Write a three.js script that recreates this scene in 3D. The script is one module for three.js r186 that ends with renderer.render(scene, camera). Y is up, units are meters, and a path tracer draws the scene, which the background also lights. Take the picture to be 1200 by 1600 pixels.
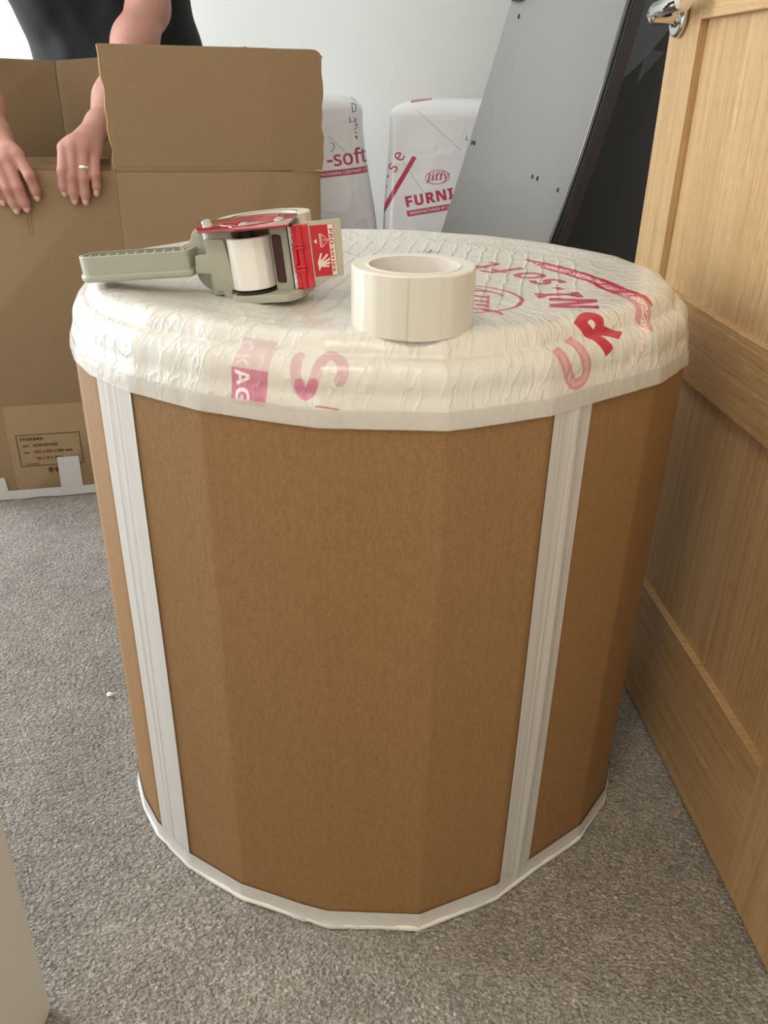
import * as THREE from 'three';
import { RoundedBoxGeometry } from 'three/addons/geometries/RoundedBoxGeometry.js';
import { mergeGeometries, mergeVertices, toCreasedNormals } from 'three/addons/utils/BufferGeometryUtils.js';
import { MarchingCubes } from 'three/addons/objects/MarchingCubes.js';
import { RectAreaLightUniformsLib } from 'three/addons/lights/RectAreaLightUniformsLib.js';

// ---------------------------------------------------------------- camera, sky, lights, exposure
const scene = new THREE.Scene();
const EYE = 0.88;
const camera = new THREE.PerspectiveCamera(2 * Math.atan(800 / 1300) * 180 / Math.PI, 3 / 4, 0.02, 60);
camera.position.set(0, EYE, 0);
camera.rotation.set(-27.28 * Math.PI / 180, 0, 1.21 * Math.PI / 180);
const renderer = new THREE.WebGLRenderer({ antialias: true });
renderer.toneMapping = THREE.LinearToneMapping;
renderer.toneMappingExposure = 1.0;
renderer.shadowMap.enabled = true;
scene.background = new THREE.Color(0.80, 0.90, 1.0);
scene.backgroundIntensity = 1.6;
RectAreaLightUniformsLib.init();
// room: x -2.5 .. 1.5, z -2.95 .. -0.53; landing: x -0.9 .. 0.95, z -0.41 .. 1.7
const RX0 = -3.0, RX1 = 1.5, RZ0 = -2.95, RZ1 = -0.53, LZ = -0.41, LX0 = -0.95, LX1 = 0.95, LZ1 = 1.7, CEIL = 2.4;
const WIN1 = { z0: -2.45, z1: -1.25, y0: 0.25, y1: 2.2 };
const WIN2 = { z0: 0.45, z1: 1.5, y0: 0.95, y1: 2.1 };
const day1 = new THREE.RectAreaLight(new THREE.Color(0.93, 0.97, 1.0), 13.5, WIN1.z1 - WIN1.z0, WIN1.y1 - WIN1.y0);
day1.position.set(RX0 + 0.03, (WIN1.y0 + WIN1.y1) / 2, (WIN1.z0 + WIN1.z1) / 2); day1.lookAt(10, (WIN1.y0 + WIN1.y1) / 2, (WIN1.z0 + WIN1.z1) / 2);
day1.name = 'window_daylight'; scene.add(day1);
const day2 = new THREE.RectAreaLight(new THREE.Color(1.0, 0.90, 0.78), 4.4, WIN2.z1 - WIN2.z0, WIN2.y1 - WIN2.y0);
day2.position.set(LX0 + 0.03, (WIN2.y0 + WIN2.y1) / 2, (WIN2.z0 + WIN2.z1) / 2); day2.lookAt(10, (WIN2.y0 + WIN2.y1) / 2, (WIN2.z0 + WIN2.z1) / 2);
day2.name = 'landing_window_daylight'; scene.add(day2);
const LAMP = [-0.36, 2.30, 0.40];

// ---------------------------------------------------------------- helpers
const V = (x, y, z) => new THREE.Vector3(x, y, z);
let seed = 7;
const rnd = () => { seed = (seed * 1664525 + 1013904223) >>> 0; return seed / 4294967296; };
const used = {};
function numbered(n) { const k = used[n] = (used[n] || 0) + 1; return k === 1 ? n : `${n}_${String(k - 1).padStart(3, '0')}`; }
function shadow(o) { o.castShadow = true; o.receiveShadow = true; return o; }
function mesh(name, geo, mat, parent) { const m = shadow(new THREE.Mesh(geo, mat)); m.name = name; parent.add(m); return m; }
function tag(o, label, category, group) { o.userData.label = label; o.userData.category = category; if (group) o.userData.group = group; return o; }
function thing(name, label, category, pos = [0, 0, 0], group) { const g = new THREE.Group(); g.name = numbered(name); g.position.set(...pos); scene.add(g); return tag(g, label, category, group); }
function struct(name, geo, mat, parent) { const m = mesh(name, geo, mat, parent || scene); if (!parent) m.userData.kind = 'structure'; return m; }
// box with uv in metres; grain direction = v
function box(x0, x1, y0, y1, z0, z1, r = 0) {
  const g = r ? new RoundedBoxGeometry(x1 - x0, y1 - y0, z1 - z0, 2, r) : new THREE.BoxGeometry(x1 - x0, y1 - y0, z1 - z0);
  g.translate((x0 + x1) / 2, (y0 + y1) / 2, (z0 + z1) / 2); return metreUV(g);
}
function metreUV(g) {
  if (g.index) g = g.toNonIndexed();
  const p = g.attributes.position, n = g.attributes.normal, uv = new Float32Array(p.count * 2);
  for (let t = 0; t < p.count; t += 3) {
    const ax = V(0, 0, 0); for (let k = 0; k < 3; k++) ax.add(V(n.getX(t + k), n.getY(t + k), n.getZ(t + k)));
    const a = [Math.abs(ax.x), Math.abs(ax.y), Math.abs(ax.z)], m = a.indexOf(Math.max(...a));
    for (let k = 0; k < 3; k++) { const i = t + k, X = p.getX(i), Y = p.getY(i), Z = p.getZ(i); uv[2 * i] = m === 0 ? Z : X; uv[2 * i + 1] = m === 1 ? Z : Y; }
  }
  g.setAttribute('uv', new THREE.BufferAttribute(uv, 2)); return g;
}
const plain = (g) => { const h = g.index ? g.toNonIndexed() : g; for (const k of Object.keys(h.attributes)) if (!['position', 'normal', 'uv'].includes(k)) h.deleteAttribute(k); return h; };
const join = (list) => mergeGeometries(list.map(plain));
const extrude = (pts, depth, bevel = 0.0006, holes = []) => { // outline in x,y; depth along +z
  const s = new THREE.Shape(pts.map((p) => new THREE.Vector2(p[0], p[1]))); holes.forEach((h) => s.holes.push(new THREE.Path(h.map((p) => new THREE.Vector2(p[0], p[1])))));
  const g = new THREE.ExtrudeGeometry(s, { depth: depth - 2 * bevel, bevelEnabled: bevel > 0, bevelSize: bevel, bevelThickness: bevel, bevelSegments: 2, curveSegments: 10 }); g.translate(0, 0, bevel); return g;
};
// tileable value noise
const PERM = new Float32Array(65536); for (let i = 0; i < 65536; i++) PERM[i] = rnd();
const hash = (x, y, s) => PERM[((x * 7919 + y * 104729 + s * 1299709) % 65536 + 65536) & 65535];
function vnoise(x, y, per = 1e6, s = 0) {
  const xi = Math.floor(x), yi = Math.floor(y), fx = x - xi, fy = y - yi, u = fx * fx * (3 - 2 * fx), v = fy * fy * (3 - 2 * fy);
  const a = ((xi % per) + per) % per, b = (a + 1) % per, c = ((yi % per) + per) % per, d = (c + 1) % per;
  return (hash(a, c, s) * (1 - u) + hash(b, c, s) * u) * (1 - v) + (hash(a, d, s) * (1 - u) + hash(b, d, s) * u) * v;
}
const fbm = (x, y, o = 4, s = 0) => { let t = 0, a = 0.5, f = 1; for (let i = 0; i < o; i++) { t += a * vnoise(x * f, y * f, 1e6, s + i); a *= 0.5; f *= 2; } return t; };
function dataTex(n, f, srgb, rep) { // f(x,y) 0..1 -> [r,g,b] 0..255
  const d = new Uint8Array(n * n * 4);
  for (let j = 0; j < n; j++) for (let i = 0; i < n; i++) { const c = f(i / n, j / n), k = 4 * (j * n + i); for (let q = 0; q < 3; q++) d[k + q] = Math.max(0, Math.min(255, c[q] ?? c[0])); d[k + 3] = 255; }
  const t = new THREE.DataTexture(d, n, n); t.wrapS = t.wrapT = THREE.RepeatWrapping; t.magFilter = THREE.LinearFilter; t.minFilter = THREE.LinearMipmapLinearFilter; t.generateMipmaps = true;
  if (srgb) t.colorSpace = THREE.SRGBColorSpace; if (rep) t.repeat.set(rep, rep); t.needsUpdate = true; return t;
}
function canvasTex(w, h, draw, srgb = true) {
  const c = document.createElement('canvas'); c.width = w; c.height = h; const g = c.getContext('2d'); draw(g, w, h);
  const t = new THREE.CanvasTexture(c); if (srgb) t.colorSpace = THREE.SRGBColorSpace; t.anisotropy = 8; return t;
}
const std = (o) => new THREE.MeshStandardMaterial(o);
const phys = (o) => new THREE.MeshPhysicalMaterial(o);

// ---------------------------------------------------------------- materials
const paint = dataTex(256, (x, y) => { const n = vnoise(x * 64, y * 64, 64) * 0.5 + vnoise(x * 128, y * 128, 128) * 0.5; return [120 + n * 30]; }, false, 3);
const wallMat = std({ color: 0xeaeae6, roughness: 0.9, bumpMap: paint, bumpScale: 0.0006 });
const ceilMat = std({ color: 0xeaeae6, roughness: 0.95 });
const whitePaint = std({ color: 0xe0dcd2, roughness: 0.45 });
const carpetMap = dataTex(1024, (x, y) => {
  const t = vnoise(x * 200, y * 200, 200, 1), t2 = vnoise(x * 420, y * 420, 420, 2), b = vnoise(x * 9, y * 9, 9, 3), c = vnoise(x * 26, y * 26, 26, 4);
  const v = 134 + (t - 0.5) * 40 + (t2 - 0.5) * 44 + (t2 > 0.87 ? 30 : 0) + (b - 0.5) * 12 + (c - 0.5) * 10; return [v + 4, v - 2, v - 9];
}, true, 1.75);
const carpetBump = dataTex(1024, (x, y) => {
  const wx = x + 0.004 * (vnoise(x * 50, y * 50, 50, 9) - 0.5), wy = y + 0.004 * (vnoise(x * 50, y * 50, 50, 10) - 0.5);
  const t = vnoise(wx * 170, wy * 240, 1e6, 1), t2 = vnoise(x * 400, y * 400, 400, 2), b = vnoise(x * 22, y * 22, 22, 5); return [t * 150 + t2 * 70 + b * 34];
}, false, 1.75);
const carpetMat = phys({ sheen: 1, sheenRoughness: 0.55, sheenColor: 0xd8d8d4, map: carpetMap, bumpMap: carpetBump, bumpScale: 0.0044, roughness: 1.0 });
const kraftMap = dataTex(1024, (x, y) => {
  const f = vnoise(x * 300, y * 90, 300, 1), g = vnoise(x * 512, y * 512, 512, 2), b = vnoise(x * 7, y * 5, 1e6, 3), st = vnoise(x * 160, y * 2, 160, 4);
  const k = (f - 0.5) * 10 + (g - 0.5) * 14 + (st - 0.5) * 2.5; return [140 + k, 105 + k * 0.95, 65 + k * 0.85];
}, true, 2);
const kraftMap2 = dataTex(1024, (x, y) => { const f = vnoise(x * 260, y * 200, 260, 6), g = vnoise(x * 512, y * 512, 512, 7), k = (f - 0.5) * 7 + (g - 0.5) * 9; return [153 + k, 126 + k * 0.95, 93 + k * 0.85]; }, true, 2);
const kraftBump = dataTex(512, (x, y) => [128 + 40 * Math.sin(x * Math.PI * 2 * 70) * 0.25 + (vnoise(x * 200, y * 200, 200, 5) - 0.5) * 60], false, 2);
const kraft = std({ map: kraftMap, bumpMap: kraftBump, bumpScale: 0.0004, roughness: 0.68 });
const kraftBox = std({ map: kraftMap2, bumpMap: kraftBump, bumpScale: 0.0004, roughness: 0.75 });
const kraftEdge = std({ color: 0xc9a877, roughness: 0.9 });
function oakTex(turn) {
  const t = dataTex(1024, (x, y) => {
    const w = x + 0.012 * (vnoise(x * 3, y * 2, 1e6, 11) - 0.5);
    const fine = vnoise(w * 260, y * 5, 1e6, 1), mid = vnoise(w * 70, y * 2.2, 1e6, 2), pore = vnoise(w * 420, y * 26, 1e6, 3), big = vnoise(w * 7, y * 1.2, 1e6, 4);
    const p = pore > 0.7 ? (pore - 0.7) * -110 : 0, ray = vnoise(w * 180, y * 40, 1e6, 6) > 0.84 ? 9 : 0;
    const k = (fine - 0.5) * 19 + (mid - 0.5) * 12 + (big - 0.5) * 7 + p * 0.6 + ray; return [180 + k * 0.85, 148 + k, 106 + k * 1.15];
  }, true, 1.6);
  if (turn) { t.rotation = Math.PI / 2; }
  return t;
}
const oakBump = dataTex(512, (x, y) => [128 + (vnoise(x * 200, y * 10, 200, 3) - 0.5) * 120], false, 1.6);
const oakBumpH = oakBump.clone(); oakBumpH.rotation = Math.PI / 2;
const oakV = phys({ map: oakTex(false), bumpMap: oakBump, bumpScale: 0.0005, roughness: 0.5, clearcoat: 0.12, clearcoatRoughness: 0.4 });
const oakH = phys({ map: oakTex(true), bumpMap: oakBumpH, bumpScale: 0.0005, roughness: 0.5, clearcoat: 0.12, clearcoatRoughness: 0.4 });
const chrome = std({ color: 0xd8d8da, metalness: 1, roughness: 0.07 });
const streak = dataTex(512, (x, y) => [120 + (vnoise(x * 90, y * 3, 90, 1) - 0.5) * 120 + (vnoise(x * 28, y * 2, 28, 2) - 0.5) * 80], false, 1);
const tapeMat = phys({ color: 0xd9d6d2, roughness: 0.3, transparent: true, opacity: 0.86, bumpMap: streak, bumpScale: 0.0006, clearcoat: 0.3, clearcoatRoughness: 0.25 });
const tapeThin = phys({ color: 0xd8d2cc, roughness: 0.35, transparent: true, opacity: 0.62, bumpMap: streak, bumpScale: 0.0008, clearcoat: 0.25, clearcoatRoughness: 0.3 });
const greyPlastic = std({ color: 0xa5a495, roughness: 0.42 });
const redPlastic = phys({ color: 0xc01526, roughness: 0.35, clearcoat: 0.4 });
const redMetal = phys({ color: 0x9a1f20, roughness: 0.25, clearcoat: 0.8, clearcoatRoughness: 0.1, metalness: 0.1 });
const maroon = std({ color: 0x3a1217, roughness: 0.5 });
const blackPlastic = std({ color: 0x111111, roughness: 0.5 });
const steel = std({ color: 0xcfcfcf, metalness: 1, roughness: 0.25 });
const creamTape = phys({ color: 0xd6d2c7, roughness: 0.35, clearcoat: 0.35, clearcoatRoughness: 0.25 });
const whiteTape = phys({ color: 0xe6e3de, roughness: 0.35, clearcoat: 0.2 });
const coreCard = std({ color: 0xd9d4d0, roughness: 0.8 });

// ---------------------------------------------------------------- setting
struct('floor', (() => { const g = new THREE.BoxGeometry(RX1 - RX0 + 0.2, 0.06, LZ1 - RZ0 + 0.2); g.translate((RX0 + RX1) / 2, -0.03, (LZ1 + RZ0) / 2); return metreUV(g); })(), carpetMat);
struct('ceiling', box(RX0 - 0.1, RX1 + 0.1, CEIL, CEIL + 0.1, RZ0 - 0.1, LZ1 + 0.1), ceilMat);
struct('wall_back', box(RX0 - 0.12, RX1 + 0.12, 0, CEIL, RZ0 - 0.12, RZ0), wallMat);
struct('wall_right', box(RX1, RX1 + 0.12, 0, CEIL, RZ0, RZ1), wallMat);
struct('wall_left', join([box(RX0 - 0.12, RX0, 0, WIN1.y0, RZ0, RZ1), box(RX0 - 0.12, RX0, WIN1.y1, CEIL, RZ0, RZ1), box(RX0 - 0.12, RX0, WIN1.y0, WIN1.y1, RZ0, WIN1.z0), box(RX0 - 0.12, RX0, WIN1.y0, WIN1.y1, WIN1.z1, RZ1)]), wallMat);
const DX0 = -0.342, DX1 = 0.452, DH = 2.0;
struct('wall_front', join([box(RX0 - 0.12, DX0 - 0.03, 0, CEIL, RZ1, LZ), box(DX1 + 0.03, RX1 + 0.12, 0, CEIL, RZ1, LZ), box(DX0 - 0.03, DX1 + 0.03, DH + 0.03, CEIL, RZ1, LZ)]), wallMat);
struct('wall_landing_left', join([box(LX0 - 0.12, LX0, 0, WIN2.y0, LZ, LZ1), box(LX0 - 0.12, LX0, WIN2.y1, CEIL, LZ, LZ1), box(LX0 - 0.12, LX0, WIN2.y0, WIN2.y1, LZ, WIN2.z0), box(LX0 - 0.12, LX0, WIN2.y0, WIN2.y1, WIN2.z1, LZ1)]), wallMat);
struct('wall_landing_right', box(LX1, LX1 + 0.12, 0, CEIL, LZ, LZ1), wallMat);
struct('wall_landing_back', box(LX0 - 0.12, LX1 + 0.12, 0, CEIL, LZ1, LZ1 + 0.12), wallMat);
struct('trim_1', join([box(DX0 - 0.03, DX0, 0, DH + 0.03, RZ1 - 0.012, LZ + 0.012, 0.003), box(DX1, DX1 + 0.03, 0, DH + 0.03, RZ1, LZ + 0.012, 0.003), box(DX0, DX1, DH, DH + 0.03, RZ1, LZ + 0.012, 0.003)]), whitePaint);
struct('baseboard_back', box(RX0, RX1, 0, 0.14, RZ0, RZ0 + 0.018, 0.004), whitePaint);
struct('baseboard_left', box(RX0, RX0 + 0.018, 0, 0.14, RZ0 + 0.018, RZ1, 0.004), whitePaint);
function windowAt(name, along, a0, a1, y0, y1, at) {
  const g = new THREE.Group(); g.name = name; g.userData.kind = 'structure'; scene.add(g);
  const b = (p0, p1, q0, q1, d0, d1) => along === 'z' ? box(at + d0, at + d1, q0, q1, p0, p1) : box(p0, p1, q0, q1, at + d0, at + d1);
  const m = (a0 + a1) / 2;
  mesh('window_frame', join([b(a0, a1, y0, y0 + 0.05, -0.03, 0.03), b(a0, a1, y1 - 0.05, y1, -0.03, 0.03), b(a0, a0 + 0.05, y0 + 0.05, y1 - 0.05, -0.03, 0.03), b(a1 - 0.05, a1, y0 + 0.05, y1 - 0.05, -0.03, 0.03), b(m - 0.025, m + 0.025, y0 + 0.05, y1 - 0.05, -0.03, 0.03)]), whitePaint, g);
  const glass = phys({ color: 0xffffff, transmission: 1, thickness: 0, roughness: 0.02 });
  mesh('window_pane', b(a0 + 0.05, m - 0.025, y0 + 0.05, y1 - 0.05, -0.003, 0.003), glass, g);
  mesh('window_pane', b(m + 0.025, a1 - 0.05, y0 + 0.05, y1 - 0.05, -0.003, 0.003), glass, g);
}
windowAt('window_1', 'z', WIN1.z0, WIN1.z1, WIN1.y0, WIN1.y1, RX0 - 0.07);
windowAt('window_2', 'z', WIN2.z0, WIN2.z1, WIN2.y0, WIN2.y1, LX0 - 0.07);

// ceiling lamp of the landing
{
  const l = thing('ceiling_lamp', 'round frosted ceiling lamp glowing on the landing ceiling behind the doorway', 'lamp', [LAMP[0], CEIL, LAMP[2]]);
  const base = new THREE.LatheGeometry([[0, 0], [0.11, 0], [0.115, -0.006], [0.115, -0.022], [0.105, -0.028], [0, -0.028]].map((q) => new THREE.Vector2(...q)), 48); mesh('lamp_base', base, whitePaint, l);
  const glass = new THREE.LatheGeometry([[0.104, -0.028], [0.14, -0.05], [0.15, -0.085], [0.135, -0.125], [0.09, -0.155], [0.04, -0.167], [0.0001, -0.17]].map((q) => new THREE.Vector2(...q)), 48);
  mesh('lamp_shade', glass, std({ color: 0xf4ead8, roughness: 0.6, emissive: new THREE.Color(1.0, 0.80, 0.55), emissiveIntensity: 2.0, side: THREE.DoubleSide }), l);
  const pl = new THREE.PointLight(new THREE.Color(1.0, 0.86, 0.68), 1.9, 0, 2); pl.position.set(0, -0.10, 0); pl.castShadow = true; pl.shadow.radius = 5; pl.name = 'lamp_light'; l.add(pl);
}

// ---------------------------------------------------------------- oak door, standing open on the right
{
  const d = new THREE.Group(); d.name = 'door_1'; d.userData.kind = 'structure'; d.userData.label = 'open pale oak panelled door with chrome lever handle';
  d.position.set(0.439, 0, -0.59); d.rotation.y = 4.13 * Math.PI / 180; scene.add(d);
  // local: -z runs from hinge to free edge (u), face towards the drum at x = 0, leaf to x = 0.036
  const T = 0.036, U0 = -0.013, U1 = 0.755, Y0 = 0.006, Y1 = 1.98, rec = 0.011;
  const slab = (u0, u1, y0, y1, r = 0.0012) => box(0, T, y0, y1, -u1, -u0, r);
  mesh('stile', slab(0.652, U1, Y0, Y1), oakV, d);
  mesh('stile', slab(U0, 0.116, Y0, Y1), oakV, d);
  mesh('rail', slab(0.116, 0.652, Y0, 0.200), oakH, d);
  mesh('rail', slab(0.116, 0.652, 0.529, 0.628), oakH, d);
  mesh('rail', slab(0.116, 0.652, 0.960, 1.075), oakH, d);
  mesh('rail', slab(0.116, 0.652, 1.86, Y1), oakH, d);
  const panel = (y0, y1) => mesh('panel', box(rec, T - rec, y0 - 0.008, y1 + 0.008, -0.66, -0.108), oakV, d);
  panel(0.200, 0.529); panel(0.628, 0.960); panel(1.075, 1.86);
  // chrome lever on a round rose
  const h = new THREE.Group(); h.name = 'door_handle'; h.position.set(0, 0.968, -0.716); d.add(h);
  const rose = new THREE.LatheGeometry([[0, 0], [0.0265, 0], [0.0265, 0.006], [0.0255, 0.0085], [0.022, 0.0095], [0, 0.0095]].map((p) => new THREE.Vector2(...p)), 48);
  rose.rotateZ(Math.PI / 2); mesh('rose', rose, chrome, h);
  const neck = new THREE.LatheGeometry([[0.0145, 0.0085], [0.0145, 0.012], [0.0110, 0.0135], [0.0110, 0.040], [0.0105, 0.0425], [0.008, 0.0445], [0.0001, 0.0450]].map((p) => new THREE.Vector2(...p)), 40);
  neck.rotateZ(Math.PI / 2); mesh('neck', neck, chrome, h);
  const lens = []; for (let i = 0; i < 40; i++) { const a = i / 40 * Math.PI * 2, c = Math.cos(a), s = Math.sin(a); lens.push([0.0125 * Math.sign(c) * Math.abs(c) ** 1.15, 0.0105 * s * (1 - 0.25 * Math.abs(c))]); }
  const lever = extrude(lens, 0.100, 0.0012); lever.rotateZ(0.5); lever.rotateX(-0.06); lever.translate(-0.0335, 0.004, -0.011); mesh('lever', toCreasedNormals(plain(lever), 0.7), chrome, h);
}

// ---------------------------------------------------------------- the wrapped drum
const DC = [-0.012, -0.945];
const FOOT = [[-0.352, -0.955], [-0.345, -0.91], [-0.333, -0.862], [-0.311, -0.812], [-0.281, -0.768], [-0.232, -0.722], [-0.160, -0.6785], [-0.083, -0.652], [-0.055, -0.6445], [0.05, -0.6425], [0.142, -0.684], [0.152, -0.692],
  [0.188, -0.722], [0.262, -0.778], [0.309, -0.842], [0.329, -0.90], [0.337, -0.98], [0.310, -1.08], [0.245, -1.165], [0.15, -1.228], [0.04, -1.262], [-0.07, -1.262], [-0.18, -1.222], [-0.272, -1.15], [-0.332, -1.06]];
function footRadius(th) { // th: angle, 0 = +x, growing towards -z
  const dx = Math.cos(th), dz = -Math.sin(th); let best = 0;
  for (let i = 0; i < FOOT.length; i++) {
    const a = FOOT[i], b = FOOT[(i + 1) % FOOT.length], ax = a[0] - DC[0], az = a[1] - DC[1], ex = b[0] - a[0], ez = b[1] - a[1], det = dx * -ez + dz * ex;
    if (Math.abs(det) < 1e-9) continue;
    const t = (ax * -ez + az * ex) / det, s = (dx * az - dz * ax) / det; if (t > 0 && s >= -1e-6 && s <= 1 + 1e-6) best = Math.max(best, t);
  }
  return best;
}
const SM = []; const NS = 720; { const raw = []; for (let i = 0; i < NS; i++) raw.push(footRadius(i / NS * Math.PI * 2));
  for (let i = 0; i < NS; i++) { let s = 0, w = 0; for (let k = -20; k <= 20; k++) { const g = Math.exp(-k * k / 160); s += g * raw[(i + k + NS) % NS]; w += g; } SM.push(Math.max(s / w, raw[i] + 0.0004)); } }
const smooth = (th) => { const f = ((th / (Math.PI * 2)) % 1 + 1) % 1 * NS, i = Math.floor(f), k = f - i; return SM[i % NS] * (1 - k) + SM[(i + 1) % NS] * k; };
const thetaOf = (x, z) => Math.atan2(-(z - DC[1]), x - DC[0]);
const RIM = 0.626;
const TOP = 0.688;
// grid surface helper: f(i/nu, j/nv) -> [x,y,z], uv
function grid(nu, nv, f, closeU) {
  const P = [], U = [], I = [];
  for (let j = 0; j <= nv; j++) for (let i = 0; i <= nu; i++) { const r = f(i / nu, j / nv); P.push(r[0], r[1], r[2]); U.push(r[3] ?? i / nu, r[4] ?? j / nv); }
  for (let j = 0; j < nv; j++) for (let i = 0; i < nu; i++) { const a = j * (nu + 1) + i, b = a + 1, c = a + nu + 1, d = c + 1; I.push(a, b, d, a, d, c); }
  const g = new THREE.BufferGeometry(); g.setAttribute('position', new THREE.Float32BufferAttribute(P, 3)); g.setAttribute('uv', new THREE.Float32BufferAttribute(U, 2)); g.setIndex(I); g.computeVertexNormals();
  if (closeU) { const n = g.attributes.normal; for (let j = 0; j <= nv; j++) { const a = j * (nu + 1), b = a + nu; const v = V(n.getX(a) + n.getX(b), n.getY(a) + n.getY(b), n.getZ(a) + n.getZ(b)).normalize(); n.setXYZ(a, v.x, v.y, v.z); n.setXYZ(b, v.x, v.y, v.z); } }
  return g;
}
const drum = thing('wrapped_drum', 'large round drum wrapped in brown cardboard with white film taped over its top', 'wrapped furniture');
{
  // cardboard: flat facets with softly folded creases
  const P = [], U = [], I = []; let run = 0, n = 0;
  const ring = [];
  for (let i = 0; i < FOOT.length; i++) { const p = FOOT[(i + FOOT.length - 1) % FOOT.length], a = FOOT[i], b = FOOT[(i + 1) % FOOT.length];
    const la = Math.hypot(a[0] - p[0], a[1] - p[1]), lb = Math.hypot(b[0] - a[0], b[1] - a[1]), c = Math.min(0.0035, la * 0.2, lb * 0.2);
    const A = [a[0] + (p[0] - a[0]) / la * c, a[1] + (p[1] - a[1]) / la * c], B = [a[0] + (b[0] - a[0]) / lb * c, a[1] + (b[1] - a[1]) / lb * c];
    for (const t of [0, 0.25, 0.5, 0.75, 1]) ring.push([A[0] * (1 - t) ** 2 + 2 * a[0] * t * (1 - t) + B[0] * t * t, A[1] * (1 - t) ** 2 + 2 * a[1] * t * (1 - t) + B[1] * t * t]); }
  const rows = 24;
  ring.push(ring[0]);
  ring.forEach((r, i) => { if (i) run += Math.hypot(r[0] - ring[i - 1][0], r[1] - ring[i - 1][1]);
    for (let j = 0; j <= rows; j++) { const y = 0.004 + (0.632 - 0.004) * j / rows; const k = 1 + 0.004 * (fbm(i * 0.13, y * 5, 3, 21) - 0.45); P.push(DC[0] + (r[0] - DC[0]) * k, y, DC[1] + (r[1] - DC[1]) * k); U.push(run, y); } });
  for (let i = 0; i < ring.length - 1; i++) for (let j = 0; j < rows; j++) { const a = i * (rows + 1) + j, b = a + 1, c = a + rows + 1, d = c + 1; I.push(a, c, d, a, d, b); }
  const g = new THREE.BufferGeometry(); g.setAttribute('position', new THREE.Float32BufferAttribute(P, 3)); g.setAttribute('uv', new THREE.Float32BufferAttribute(U, 2)); g.setIndex(I); g.computeVertexNormals();
  mesh('cardboard_wrap', g, kraft, drum);
}
const FILM_S = 0.92; // metres across the film's print
const PROF = [[0.002, 0.6265], [0.0015, 0.634], [-0.001, 0.645], [-0.0035, 0.653], [-0.0045, 0.662], [-0.0065, 0.669], [-0.0105, 0.675], [-0.015, 0.6785], [-0.0185, 0.6795], [-0.0215, 0.681], [-0.0225, 0.684], [-0.025, 0.688], [-0.029, 0.6925], [-0.037, 0.6955], [-0.05, 0.696], [-0.07, 0.695], [-0.10, 0.694]];
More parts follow.
